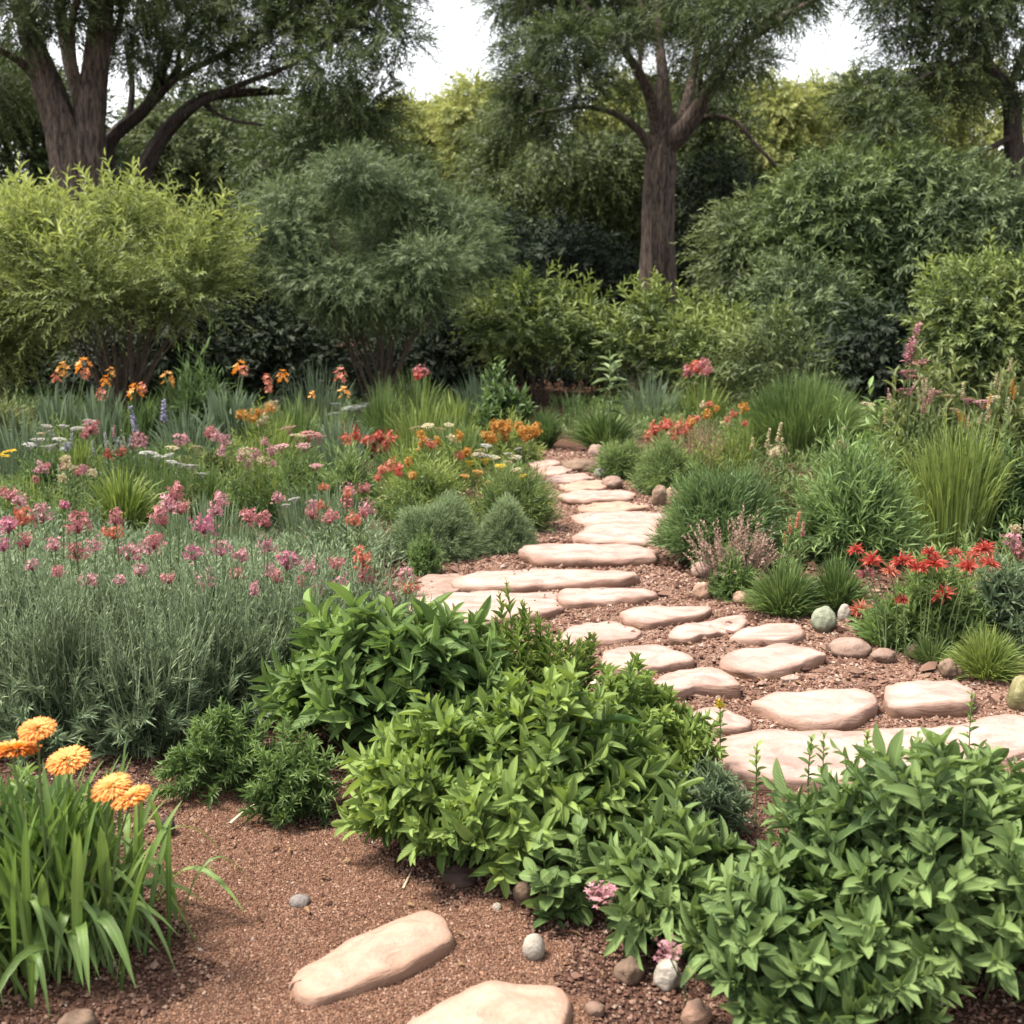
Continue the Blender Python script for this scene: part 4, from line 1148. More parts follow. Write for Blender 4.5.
flower_plant("white speckled flower on a leaning stem behind the rose heads", [(294, 499, 6, 'flat', P_WHITE), (286, 505, 5, 'flat', P_WHITE)], 6.0, name="white_flower", base_leaf=(10, .1, .35, .06, .01, M_LAV))
for (px, py, w, top, mt, lab) in ((25, 500, 90, 420, M_GRASSB, "grey green upright tuft beneath the white flowers at the picture edge"), (75, 505, 80, 440, M_GRASSY, "light green upright tuft beside the white flat flowers"),
                                  (190, 480, 90, 412, M_GRASSB, "grey green reedy tuft in front of the blue green sword leaves"), (270, 478, 80, 415, M_GRASSY, "light reedy tuft below the pair of orange flowers"),
                                  (340, 480, 80, 420, M_GRASSB, "grey green reedy tuft beside the dark red flower heads"), (420, 470, 90, 400, M_GRASSY, "pale reedy tuft under the cream flat flower heads"),
                                  (455, 490, 70, 425, M_GRASS, "green reedy tuft beside the apricot flecked plant"), (410, 505, 70, 440, M_GRASSY, "yellow green reedy tuft beside the orange red flower heads"),
                                  (320, 440, 90, 374, M_GRASSB, "grey green reeds before the feathery shrub's stems"), (415, 432, 80, 376, M_GRASS, "green reeds under the single rose red flower head"),
                                  (480, 430, 70, 378, M_GRASSB, "blue grey reeds behind the apricot crowned bush"), (185, 440, 80, 378, M_GRASS, "slender green reeds under the orange fan of flowers"),
                                  (650, 430, 80, 382, M_GRASSB, "grey green reeds behind the orange red flower heads"), (700, 430, 80, 384, M_GRASSY, "light reeds under the pinkish red flower heads")):
    grass(lab, px, py, w, top - 12, mt, n=260, bw=.013, name="reedy_plant", cat="plant", stiff=.8, base=.6, edge=.4, hv=(.45, 1.1), part="blades", droop=.15)
for (px, py, w, top, mt, lab) in ((30, 545, 90, 470, M_GRASSY, "thin pale upright stems at the picture edge behind the magenta heads"), (150, 520, 100, 440, M_GRASS, "thin upright stems among the reddish stalks and white patch"),
                                  (255, 500, 110, 432, M_GRASSY, "pale fine stems around the faded pink flat heads"), (320, 545, 100, 480, M_LAV, "grey fine stems between the rose heads and the silvery mound"),
                                  (100, 470, 110, 400, M_GRASS, "green fine stems at the feet of the olive sword leaves"), (310, 455, 100, 395, M_GRASSY, "pale fine stems before the silvery leaved bush"),
                                  (205, 560, 120, 490, M_LAV, "grey fine stems under the rose tower")):
    grass(lab, px, py, w, top, mt, n=330, bw=.006, name="fine_stemmed_plant", cat="plant", stiff=.9, base=.85, edge=.3, hv=(.45, 1.1), part="stalks", droop=.1)
def bloom(label, px, py, spread, drop, m, kind, mats, r, Y, h, mt, name):
    flower_plant(label, [(px + random.uniform(-spread, spread), py + random.uniform(-drop, drop), r * random.uniform(.7, 1.15), kind, random.choice(mats)) for _ in range(m)], Y, name=name, base_leaf=(30, .3, h, .07, .011, mt), leafy=(8, .06, .01))
bloom("white froth of small flowers in front of the olive sword leaves", 62, 428, 30, 10, 12, 'flat', [P_WHITE, P_WHITE, P_CREAM], 5, 9.0, .6, M_GRASS, "white_flower")
bloom("peach and cream flowers between the sword leaves and the rose heads", 255, 418, 24, 12, 9, 'umbel', [P_APRI, P_CREAM, P_CORAL], 6, 9.6, .7, M_GRASSY, "peach_flower")
bloom("blush pink tall heads between white patch and faded flat heads", 245, 452, 28, 16, 10, 'umbel', [P_PINK, P_CREAM, P_PINK], 6, 7.6, .55, M_GRASS, "pink_flower")
bloom("white and blush spikes at the foot of the lilac spikes", 112, 436, 26, 14, 10, 'spike', [P_WHITE, P_PINK, P_SILVER], 8, 8.4, .6, M_GRASSB, "white_flower")
bloom("peach orange heads before the pale reedy tuft", 444, 444, 26, 12, 10, 'umbel', [P_APRI, P_CORAL, P_CREAM], 6, 8.4, .5, M_GRASSY, "peach_flower")
bloom("cream white heads above the dense path side mound", 500, 452, 24, 7, 10, 'flat', [P_CREAM, P_WHITE], 6, 8.6, .5, M_GRASSY, "cream_flower")
bloom("rose and coral heads between hedge and bushy green mound", 340, 500, 30, 14, 9, 'umbel', [P_ROSE, P_CORAL, P_PINK], 7, 6.2, .45, M_LAV, "rose_flower")
bloom("pale pink heads rising from the light upright tuft", 60, 470, 34, 14, 11, 'umbel', [P_PINK, P_CREAM, P_ROSE], 6, 7.0, .5, M_GRASS, "pink_flower")
bloom("coral and peach heads in the meadow grass near the path's far side", 720, 412, 34, 12, 11, 'umbel', [P_CORAL, P_APRI, P_CREAM], 6, 9.0, .6, M_GRASSY, "peach_flower")
bloom("wispy cream plumes above the reeds at the picture edge", 985, 408, 34, 22, 12, 'spike', [P_CREAM, P_APRI], 8, 7.0, .8, M_GRASSY, "cream_flower")
bloom("pale pinkish plumes around the foot of the pink spire", 915, 402, 30, 16, 10, 'spike', [P_CREAM, P_PINK], 8, 7.6, .8, M_GRASSY, "cream_flower")
# sword leaved clumps with orange flowers
def sword(label, px, py, w, top, mat, n, heads, bw=.03, edge=.3):
    root, (c, rx, ry, h) = grass(label, px, py, w, top, mat, n=n, bw=bw, name="sword_leaved_plant", cat="plant", stiff=.9, base=.6, edge=edge, hv=(.6, 1.05), part="sword_leaves", droop=.1)
    flowers_on(root, c, heads, c[1], sr=.006)
O, CR = P_ORANGE, P_CORAL
sword("olive green sword leaves with peach and orange flowers near the picture edge", 62, 462, 60, 378, M_GRASSB, 90, [(57, 377, 7, 'lily', CR), (63, 369, 9, 'lily', P_APRI), (83, 366, 10, 'lily', O), (85, 374, 7, 'lily', CR)])
sword("tall sword leaves with orange flowers under the yellow green bush", 105, 468, 60, 380, M_GRASSB, 100, [(101, 394, 8, 'lily', CR), (106, 381, 7, 'lily', O), (111, 372, 6, 'lily', P_APRI)])
sword("dark sword leaves with one coral orange flower below the bush stems", 138, 462, 54, 384, M_GRASSD, 80, [(135, 392, 10, 'lily', O), (142, 388, 7, 'lily', CR), (168, 379, 9, 'lily', P_APRI)])
sword("blue green sword leaves in a wide fan, one orange flower above", 232, 462, 66, 382, M_GRASSB, 120, [(240, 368, 9, 'lily', O), (243, 371, 6, 'lily', CR)], bw=.038, edge=.15)
flower_plant("pair of orange flowers standing over the soft green grass mound", [(267, 379, 7, 'lily', CR), (283, 376, 8, 'lily', O), (269, 388, 6, 'lily', CR)], 10.5, name="orange_flower")
flower_plant("coral and orange flowers in front of the dark feathery shrub", [(340, 375, 9, 'lily', CR), (344, 393, 8, 'lily', O), (312, 395, 5, 'lily', O)], 10.2, name="orange_flower")
flower_plant("single rose red flower head standing before the dark feathery shrub's edge", [(421, 372, 8, 'umbel', P_ROSE), (418, 376, 6, 'umbel', P_RED)], 10.5, name="red_flower")
sword("pale green upright spiky leaves behind the cream flowers", 455, 455, 66, 388, M_GRASSY, 140, [], bw=.022)
sword("thin dark stalks of grass where the path turns away", 575, 440, 80, 385, M_GRASSD, 60, [], bw=.012)
mound("dark leafy bush behind the apricot crowned bush", 504, 448, 60, 382, M_GRASSD, n=140, k=14, L=.13, W=.045, tpl=T_MED)
grass("dark green mound of grass behind the path, smaller of a pair", 545, 450, 48, 404, M_GRASSD, n=420, bw=.012, stiff=.4, base=.3)
grass("dark green mound of grass behind the path, wider of a pair", 604, 456, 90, 400, M_GRASS, n=700, bw=.012, stiff=.4, base=.3)
root = thing("flower_stalk_plant", "pale whorled flower stalk standing above the wide dark mound", "plant", (*at(610, 440, 11.5)[:2], 0))
p0, p1 = at(610, 445, 11.5), at(610, 350, 11.5)
A = np.array([p0]); C = np.array([p1]); B = (A + C) / 2
b = Buf(); tubes(b, A, B, C, .012, .005, 6, 5); b.build("stalk", M_STEM, root)
b = Buf(); leaf_on(b, A, B, C, 30, .35, 1, T_MED, .2, .05, ang0=85, ang1=60, tip=.4, whorl=5); b.build("foliage", M_SILV, root)

# ------------------------------------------------------------------ low cover that closes the beds
def cover(name, poly_px, n, hmin, hmax, L, W, mat, k=10):
    P = [tuple(gp(*p)[:2]) for p in poly_px]
    x, y = fill(P, n, .15)
    m = len(x)
    hh = (hmin + (hmax - hmin) * rng.random(m)) * (.75 + .5 * np.sin(x * 1.9 + y * .7) * np.cos(y * 1.3))
    A = np.stack([x, y, np.zeros(m)], 1)
    C = A + np.stack([rng.normal(0, .35, m) * hh, rng.normal(0, .35, m) * hh, hh], 1)
    B = A * .5 + C * .5 + rng.normal(0, .1, (m, 3)) * hh[:, None]
    b = Buf(); leaf_on(b, A, B, C, k, .15, 1, T_FINE, L, W, ang0=60, ang1=28)
    ribbons(b, A[::2], B[::2], C[::2] + rng.normal(0, .05, C[::2].shape), .008, 3)
    return tag(b.build(name, mat), kind='stuff')
cover("ground_cover", [(-150, 395), (200, 388), (400, 388), (480, 410), (530, 455), (500, 465), (440, 470), (380, 500), (300, 540), (120, 548), (-150, 545)], 12000, .10, .32, .08, .013, M_GRASSD, 12)  # darker green stands in for the shadow between the clumps
cover("ground_cover", [(560, 440), (560, 400), (800, 395), (1150, 400), (1150, 640), (1010, 640), (960, 590), (860, 560), (780, 540), (700, 500), (660, 470), (640, 440)], 11000, .12, .38, .08, .013, M_GRASS, 12)
cover("ground_cover", [(-200, 545), (120, 548), (300, 540), (385, 545), (400, 560), (380, 590), (280, 640), (-200, 640)], 5000, .12, .34, .06, .010, M_LAV, 12)
cover("ground_cover", [(-300, 396), (1350, 396), (1500, 362), (-450, 362)], 13000, .25, .7, .22, .05, M_UNDER_SHADE, 10)  # added over bare ground behind the hedge; its shade is in the colour

# ------------------------------------------------------------------ bed on the other side of the path
mound("green mounded tuft where the path narrows, smaller of two", 620, 482, 54, 441, M_GRASS, n=420, k=16, L=.08, W=.007, hv=(.78, 1.05), jit=.03, group="green mounds along the far path")
mound("green mounded tuft at the path edge beside the upright rocks", 668, 498, 80, 446, M_GRASS, n=560, k=16, L=.08, W=.007, hv=(.78, 1.05), jit=.03, group="green mounds along the far path")
mound("large dark green fine leaved mound bulging over the path", 720, 575, 146, 462, M_GRASSD, n=900, k=20, L=.08, W=.008, hv=(.72, 1.06), jit=.03, name="large_mound")
mound("tall mid green mound with drooping tips behind the mauve seed heads", 850, 570, 130, 448, M_FEATH, n=560, k=18, L=.11, W=.011, name="large_mound")
grass("dome of fine upright green grass in the middle distance", 800, 466, 160, 370, M_GRASS, n=3600, bw=.010, stiff=.8, base=.7, edge=.55, hv=(.78, 1.04))
r_, cc = grass("tall reed like grass with bending stalks before the picture edge", 950, 562, 130, 408, M_GRASSY, n=620, bw=.009, stiff=.8, base=.55, edge=.35)
grass("straw tinted meadow grass behind the large dark mound", 700, 478, 80, 414, M_STRAW, n=420, bw=.008, stiff=.7, base=.7)
grass("mixed green meadow grass beside the straw tinted one", 735, 478, 60, 410, M_GRASSY, n=320, bw=.008, stiff=.7, base=.7)
flower_plant("orange red flower heads low in the straw tinted grass", [(655, 430, 8, U, P_RED), (667, 425, 9, U, P_RED), (680, 428, 9, U, P_CORAL), (690, 424, 7, U, P_RED), (648, 436, 6, U, P_CORAL), (672, 436, 7, U, P_CORAL)], 9.6, name="red_flower",
             base_leaf=(30, .4, .4, .08, .012, M_GRASS))
flower_plant("pinkish red flower heads high on stems before the hedge", [(688, 372, 8, U, P_ROSE), (697, 367, 9, U, P_RED), (703, 364, 7, U, P_ROSE), (706, 371, 7, U, P_ROSE)], 10.5, name="red_flower", base_leaf=(20, .3, .7, .1, .015, M_OLIVE))
flower_plant("cream yellow plumes between the two big mounds", [(752, 444, 7, 'spike', P_CREAM), (768, 440, 10, 'spike', P_CREAM), (779, 434, 10, 'spike', P_CREAM), (784, 446, 9, 'spike', P_CREAM), (775, 452, 8, U, P_CREAM)], 7.2, name="cream_flower",
             base_leaf=(40, .3, .62, .08, .016, M_OLIVE))
flower_plant("small cream plume beside the tall mid green mound", [(842, 434, 8, 'spike', P_CREAM), (840, 446, 8, U, P_PINK)], 7.0, name="cream_flower", base_leaf=(24, .2, .62, .08, .02, M_OLIVE))
mound("pale green broad leaved plant between grass dome and reeds", 884, 500, 60, 402, M_FEATH, n=90, k=14, L=.15, W=.05, tpl=T_MED, ang0=75, ang1=40)
mound("yellowish green plant at the base of the tall pink spire", 925, 500, 70, 388, M_OLIVE, n=120, k=16, L=.13, W=.035, tpl=T_MED)
mound("yellow green leafy plant by the picture edge behind the reeds", 1005, 520, 60, 366, M_OLIVE, n=110, k=18, L=.13, W=.03, tpl=T_MED)
mound("dark green plant behind the reeds filling the picture edge", 1020, 560, 90, 440, M_GRASSD, n=180, k=16, L=.1, W=.02, tpl=T_MED)
root = flower_plant("tall pink flower spire rising above the grass dome's far side", [(912, 345, 22, 'spike', P_PINK), (908, 372, 9, 'flat', P_PINK), (918, 378, 9, 'flat', P_ROSE), (904, 390, 9, 'flat', P_PINK), (921, 362, 8, 'flat', P_ROSE)], 8.2,
             name="flower_spire", base_leaf=(30, .3, 1.2, .14, .03, M_OLIVE), sr=.007)
flower_plant("dull pink flat heads by the picture edge above the reeds", [(968, 400, 7, 'flat', P_PINK), (983, 402, 9, 'flat', P_PINK), (994, 398, 7, 'flat', P_CREAM), (1010, 366, 7, 'spike', P_CREAM), (996, 380, 7, 'spike', P_CREAM)], 7.6, name="pink_flower",
             base_leaf=(30, .4, .8, .1, .02, M_OLIVE))
flower_plant("flat pale heads over the yellowish green plant by the spire", [(948, 396, 7, 'flat', P_CREAM), (935, 392, 7, 'flat', P_PINK), (868, 404, 7, 'flat', P_CREAM), (955, 410, 6, 'flat', P_CREAM)], 7.9, name="cream_flower", base_leaf=(24, .4, .7, .1, .02, M_OLIVE))
# mauve seed heads over a green tuft
r_, _ = mound("green tuft with a haze of mauve seed heads beside the tan rock", 732, 604, 54, 556, M_FEATH, n=180, k=14, L=.05, W=.008)
c = ORG[r_.name]
A, B, C = shoots(c + np.array([.02, .12, 0]), .28, .2, .46, 130, base=.5, hv=(.6, 1.05), edge=.4)
b = Buf(); tubes(b, A, B, C, .0015, .001, 3, 3, .5); leaf_on(b, A, B, C, 14, .55, 1, T_FINE, .022, .010, ang0=60, ang1=30)
b.build("seed_heads", M_MAUVE, r_)
flower_plant("coral stalked flowers between the two big mounds", [(790, 527, 8, 'spike', P_CORAL), (798, 520, 9, 'spike', P_CORAL), (785, 540, 7, 'spike', P_CORAL), (803, 530, 8, 'spike', P_ROSE)], 6.1, name="coral_flower", base_leaf=(20, .12, .35, .05, .008, M_FEATH))
grass("bright green grass tuft beside the plump rounded slab, wider of a pair", 783, 626, 100, 556, M_GRASS, n=1100, bw=.007, stiff=.3, base=.3, edge=.75, name="grass_tuft")
grass("bright green grass tuft behind the green grey boulder, narrower of a pair", 836, 622, 80, 552, M_GRASS, n=900, bw=.007, stiff=.4, base=.3, edge=.65, name="grass_tuft")
grass("bright yellow green grass tuft by the reddish brown rock", 984, 690, 100, 622, M_GRASSY, n=1100, bw=.005, stiff=.3, base=.3, edge=.75, name="grass_tuft")
grass("thin low grass tuft between pale brown rock and bright tuft", 930, 672, 60, 630, M_GRASS, n=300, bw=.005, stiff=.3, base=.3, edge=.6, name="grass_tuft")
grass("deep green arching tuft beneath the coral red flower", 886, 658, 90, 590, M_FEATH, n=330, bw=.014, stiff=.3, base=.3, edge=.7, name="arching_tuft", droop=.4)
mound("blue green bushy plant that carries the red flowers", 930, 660, 110, 570, M_SHRUB_BLUE, n=170, k=18, L=.09, W=.014, tpl=T_MED)
mound("dark blue green plant beside the red flowers at the picture edge", 1000, 655, 70, 566, M_GLAUC, n=120, k=18, L=.08, W=.016, tpl=T_MED)
RD = 'plume'
flower_plant("scarlet spidery flower heads, the large group above the blue green plant",
             [(856, 549, 9, RD, P_RED), (872, 560, 13, RD, P_RED), (866, 573, 10, RD, P_ROSE), (902, 560, 13, RD, P_RED), (918, 566, 12, RD, P_RED), (934, 562, 13, RD, P_RED), (890, 570, 10, RD, P_CORAL), (930, 552, 10, RD, P_RED),
              (968, 566, 13, RD, P_RED), (984, 548, 13, RD, P_RED), (990, 562, 11, RD, P_RED), (975, 554, 9, RD, P_CORAL), (956, 552, 8, RD, P_CORAL), (944, 593, 14, RD, P_RED), (902, 599, 8, RD, P_RED)], 4.75, name="scarlet_flower", sr=.003, leafy=(12, .05, .008))
flower_plant("lone coral red spidery flower beside the green grey boulder", [(861, 609, 14, RD, P_CORAL)], 5.12, name="coral_flower", sr=.003, leafy=(10, .05, .008))
flower_plant("dull rose flowers at the picture edge below the reeds", [(1012, 540, 10, U, P_PINK), (1020, 552, 9, U, P_ROSE), (1016, 528, 7, U, P_CREAM)], 5.2, name="pink_flower", base_leaf=(20, .2, .5, .07, .01, M_OLIVE))

# ------------------------------------------------------------------ shrubs and trees behind
def crown(buf, blobs, dens, tl, k, L, W, droop=.3, up=.3, flat=.75, tpls=T_FINE, ang=55, nb=.8):
    for (x, y, z, r) in blobs:
        n = max(8, int(dens * r * r))
        d = nrm(rng.normal(0, 1, (n, 3)))
        rad = rng.random(n) ** .4
        A = np.array([x, y, z]) + d * (rad * r * .8)[:, None] * np.array([1, 1, flat])
        D = nrm(d * .9 + np.array([0, 0, up]) + rng.normal(0, .35, (n, 3)))
        ln = tl * (.6 + .8 * rng.random(n))[:, None]
        C = A + D * ln; B = A + D * ln * .55
        C[:, 2] -= droop * ln[:, 0]; B[:, 2] += .08 * ln[:, 0]
        leaf_on(buf, A, B, C, k, .05, 1.0, tpls, L, W, ang0=ang, ang1=28, tip=.7, tint0=.05, tint1=.75, jitter=.6, upbias=nb)

def cluster(c, rx, ry, rz, n, r, shell=.35):
    d = nrm(rng.normal(0, 1, (n, 3))) * (shell + (1 - shell) * rng.random((n, 1))) ** .6
    P = np.array(c) + d * np.array([rx, ry, rz])
    return np.concatenate([P, (r * (.7 + .6 * rng.random(n)))[:, None]], 1)

def pxblobs(lst, ry=1.0):
    """(px,py,rpx,Y) -> world blobs, each with depth jitter"""
    out = []
    for (px, py, rp, Y) in lst:
        p = at(px, py, Y + random.uniform(-ry, ry))
        out.append((p[0], p[1], p[2], rp * .86 * mpp(p)))
    return out

def pathtube(buf, P, rad, sides=14, ridge=.06, seg=8, flare=0.0):
    """bark covered limb through points P with radii rad"""
    P = np.array(P, float); rad = np.array(rad, float)
    n = len(P)
    Q, RR = [], []
    for i in range(n - 1):
        p0, p1, p2, p3 = P[max(i - 1, 0)], P[i], P[i + 1], P[min(i + 2, n - 1)]
        for s in np.linspace(0, 1, seg, endpoint=(i == n - 2)):
            Q.append(.5 * ((2 * p1) + (p2 - p0) * s + (2 * p0 - 5 * p1 + 4 * p2 - p3) * s * s + (3 * p1 - p0 - 3 * p2 + p3) * s ** 3))
            RR.append(rad[i] * (1 - s) + rad[i + 1] * s)
    Q = np.array(Q); RR = np.array(RR)
    T = nrm(np.gradient(Q, axis=0))
    a = np.linspace(0, 2 * math.pi, sides, endpoint=False)
    sd = random.random() * 20
    V = []
    for i in range(len(Q)):
        ref = np.array([0, 1.0, .1]) if abs(T[i][2]) > .5 else np.array([0, 0, 1.0])
        e1 = nrm(np.cross(T[i], ref)); e2 = np.cross(T[i], e1)
        for q in a:
            rr = RR[i] * (1 + ridge * math.sin(q * 5 + sd + i * .12) + ridge * .7 * math.sin(q * 11 - i * .2 + sd) + ridge * mnoise.noise(Vector((math.cos(q) * 2 + sd, math.sin(q) * 2, i * .35))))
            if flare: rr *= 1 + flare * max(0, 1 - i / (seg * .9)) ** 2 * (1 + .4 * math.sin(q * 5 + sd))
            V.append(Q[i] + rr * (math.cos(q) * e1 + math.sin(q) * e2))
    i = np.arange(len(Q) - 1)[:, None]; j = np.arange(sides)[None]
    f = np.stack([i * sides + j, i * sides + (j + 1) % sides, (i + 1) * sides + (j + 1) % sides, (i + 1) * sides + j], -1).reshape(-1, 4)
    buf.add(V, np.zeros((len(V), 3)), None, f)

def limb_px(lst, Y, dY=0.0):
    """(px, py, width in px) -> points and radii, drifting in depth by dY"""
    P, r = [], []
    for i, (px, py, w) in enumerate(lst):
        p = at(px, py, Y + dY * i / max(len(lst) - 1, 1))
        P.append(p); r.append(max(.012, w * mpp(p) / 2))
    return P, r

def tree(name, label, Y, trunks, limbs, blobs, bmat, cmat, dens, tl, k, L, W, droop, group=None, lmat=None, **kw):
    p = at(trunks[0][0][0], trunks[0][0][1], Y)
    root = thing(name, label, "tree", (p[0], Y, 0), group)
    for t in trunks:
        P, r = limb_px(t, Y)
        base = P[0].copy(); base[2] = -.1
        P = [base] + P; r = [r[0] * 1.12] + r
        b = Buf(); pathtube(b, P, r, 40, .075, 10, .35); b.build("trunk", bmat, root)
    for t, dy in limbs:
        P, r = limb_px(t, Y, dy)
        b = Buf(); pathtube(b, P, [q * .88 for q in r], 9, .09, 6); b.build("limb", lmat or bmat, root)
    b = Buf(); crown(b, blobs, dens, tl, k, L, W, droop, **kw)
    b.build("crown", cmat, root)
    return root

def far_tree(name, label, px, py, rpx, rpy, Y, cmat, nblob=42, br=.30, dens=240, tl=.8, k=16, L=.17, W=.045, droop=.35, bmat=M_BARKD, group="trees standing behind the garden", **kw):
    p = at(px, py, Y); m = mpp(p)
    root = thing(name, label, "tree", (p[0], Y, 0), group)
    rx, rz = rpx * m, rpy * m
    b = Buf(); pathtube(b, [(p[0], Y, -.1), (p[0] + .1, Y, p[2] * .5), (p[0], Y, p[2] + rz * .3)], [.2 + .03 * rz, .16, .06], 10, .05, 6); b.build("trunk", bmat, root)
    b = Buf(); crown(b, cluster(p, rx * .85, min(rx, 3) * .8, rz * .88, nblob, br * min(rx, rz), .55), dens, tl, k, L, W, droop, flat=.5, **kw)
    b.build("crown", cmat, root)
    return root

def bush(name, label, px, py, w, top, Y, mat, nblob=26, br=.3, dens=420, tl=.4, k=14, L=.11, W=.025, droop=.1, up=.5, stems=9, spikes=0, sk=(1.4, 1.5), lift=.25, smat=None, cat="bush", group=None, dep=.7, **kw):
    """rounded bush with woody stems from the foot (px,py) at distance Y"""
    p = at(px, py, Y); m = mpp(p); t = at(px, top, Y)
    c = np.array([p[0], Y, 0.0]); H = t[2]; rx = w * m / 2
    root = thing(name, label, cat, c, group)
    zc = H * (lift + 1) / 2 ; rz = H * (1 - lift) / 2
    bl = cluster((c[0], Y, zc), rx * .88, rx * dep, rz * .86, nblob, br * min(rx, rz * 1.4), .6)
    kw.setdefault('flat', .5)
    b = Buf(); crown(b, bl, dens, tl, k, L, W, droop, up, **kw)
    if spikes:
        i = rng.integers(0, nblob, spikes)
        a = bl[i, :3] + np.stack([rng.normal(0, .5, spikes), rng.normal(0, .5, spikes), .4 + .3 * rng.random(spikes)], 1) * bl[i, 3:4]
        keep = a[:, 2] > zc
        a = a[keep]
        e = a + nrm(np.stack([rng.normal(0, .35, len(a)) + (a[:, 0] - c[0]) / rx * .9, rng.normal(0, .3, len(a)), np.ones(len(a))], 1)) * (tl * (.8 + .7 * rng.random((len(a), 1))))
        leaf_on(b, a, (a + e) / 2, e, 14, 0, 1, T_MED, L * sk[0], W * sk[1], ang0=60, ang1=30, tint0=.5, tint1=1)
    b.build("foliage", mat, root)
    for q in range(stems):
        an = random.random() * 6.28; rr = random.uniform(.25, .92)
        e = (c[0] + rx * rr * math.cos(an), Y + rx * dep * rr * math.sin(an), zc + rz * random.uniform(-.5, .3))
        s0 = (c[0] + random.uniform(-.12, .12), Y + random.uniform(-.12, .12), -.05)
        mid = (s0[0] * .6 + e[0] * .4, s0[1] * .6 + e[1] * .4, e[2] * .55)
        s = Buf(); pathtube(s, [s0, mid, e], [q * random.uniform(.45, 1.0) for q in (.024, .018, .008)], 7, .05, 5); s.build("stem", smat or M_STEMW, root)
    return root

bush("feathery_bush", "broad yellow green feathery bush with many bare stems at its foot", 128, 440, 262, 222, 13.0, M_BUSHY, nblob=32, br=.38, dens=1000, tl=.5, k=20, L=.085, W=.013, spikes=260, sk=(1.9, 2.6), stems=34, lift=.52, up=.6, flat=.4, droop=.05)
bush("feathery_bush", "yellow green bush cut off by the picture edge beside the broad feathery one", -10, 440, 120, 240, 13.6, M_BUSHY, nblob=20, br=.4, dens=900, tl=.6, k=20, L=.085, W=.013, spikes=70, sk=(1.9, 2.6), stems=6, lift=.3, up=.45)
bush("feathery_shrub", "dark green feathery vase shaped shrub on reddish stems", 380, 425, 228, 166, 15.0, M_BUSHD, nblob=24, br=.33, dens=1500, tl=.42, k=22, L=.10, W=.011, flat=.34, droop=.25, up=.35, stems=22, lift=.42, smat=M_STEMW)
HG = "low hedge bushes in front of the trees"
bush("hedge_bush", "mid green bush with arching sprays to the dark shrub's side of the hedge", 535, 420, 150, 292, 17.0, M_HEDGE, nblob=30, dens=420, k=14, L=.12, W=.035, droop=.25, spikes=50, lift=.32, group=HG)
bush("hedge_bush", "bright topped hedge bush beneath the big tree trunk", 660, 425, 150, 306, 16.5, M_HEDGE, nblob=34, dens=420, k=14, L=.12, W=.032, droop=.2, spikes=90, lift=.32, group=HG)
bush("hedge_bush", "narrow hedge bush filling the gap between two wider ones", 598, 425, 80, 318, 17.6, M_HEDGE, nblob=18, dens=420, k=14, L=.12, W=.03, droop=.2, spikes=30, lift=.38, group=HG)
bush("hedge_bush", "small grey green bush in front of the tall grey green thicket", 772, 425, 95, 328, 14.0, M_TREEG, nblob=20, dens=460, k=14, L=.10, W=.025, droop=.15, spikes=40, lift=.25, group=HG)
bush("hedge_bush", "grey green young bush at the end of the hedge, by the grass dome", 716, 425, 70, 340, 15.0, M_HEDGE, nblob=16, dens=460, k=14, L=.10, W=.025, droop=.15, spikes=30, lift=.38, group=HG)
bush("feathery_bush", "light green pinnate bush at the picture edge behind the pink spire", 995, 450, 150, 255, 12.5, M_HEDGE, nblob=36, br=.36, dens=460, k=16, L=.10, W=.025, droop=.2, spikes=60, lift=.1)
TG = "tall thicket shrubs behind the grass dome"
bush("thicket_shrub", "pale tipped grey green thicket shrub next to the big trunk", 765, 420, 130, 175, 19.0, M_TREEG, nblob=44, dens=330, tl=.6, k=14, L=.14, W=.03, droop=.3, lift=.1, group=TG)
bush("thicket_shrub", "tallest dense green thicket shrub with a bright crest", 850, 425, 170, 140, 18.0, M_THICK, nblob=54, dens=330, tl=.6, k=14, L=.14, W=.028, droop=.35, lift=.3, group=TG)
bush("thicket_shrub", "dark thicket shrub below the leaning tree at the picture edge", 945, 425, 150, 160, 17.5, M_BUSHD, nblob=44, dens=330, tl=.6, k=14, L=.14, W=.028, droop=.35, lift=.3, group=TG)
bush("thicket_shrub", "low dark green thicket shrub in front of the tallest one", 800, 425, 130, 265, 16.5, M_BUSHD, nblob=34, dens=380, tl=.5, k=14, L=.12, W=.028, droop=.3, lift=.05, group=TG)
UG = "dark shrubs in the shade of the trees"
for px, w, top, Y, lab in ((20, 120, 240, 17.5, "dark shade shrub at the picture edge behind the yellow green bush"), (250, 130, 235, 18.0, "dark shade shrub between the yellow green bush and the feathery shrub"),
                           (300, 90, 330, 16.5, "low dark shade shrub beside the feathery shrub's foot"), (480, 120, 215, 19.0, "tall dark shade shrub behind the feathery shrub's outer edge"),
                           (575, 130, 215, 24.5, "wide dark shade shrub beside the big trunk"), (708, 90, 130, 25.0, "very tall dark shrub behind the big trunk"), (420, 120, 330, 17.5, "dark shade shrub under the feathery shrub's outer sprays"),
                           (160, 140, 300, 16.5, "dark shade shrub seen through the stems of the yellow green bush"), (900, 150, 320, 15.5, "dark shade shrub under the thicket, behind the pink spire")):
    bush("shade_shrub", lab, px, 400, w, top, Y, M_UNDER_SHADE, nblob=30, dens=300, tl=.6, k=12, L=.15, W=.05, droop=.3, stems=3, lift=.02, group=UG)  # these shrubs carry their shade in the near-black leaf colour

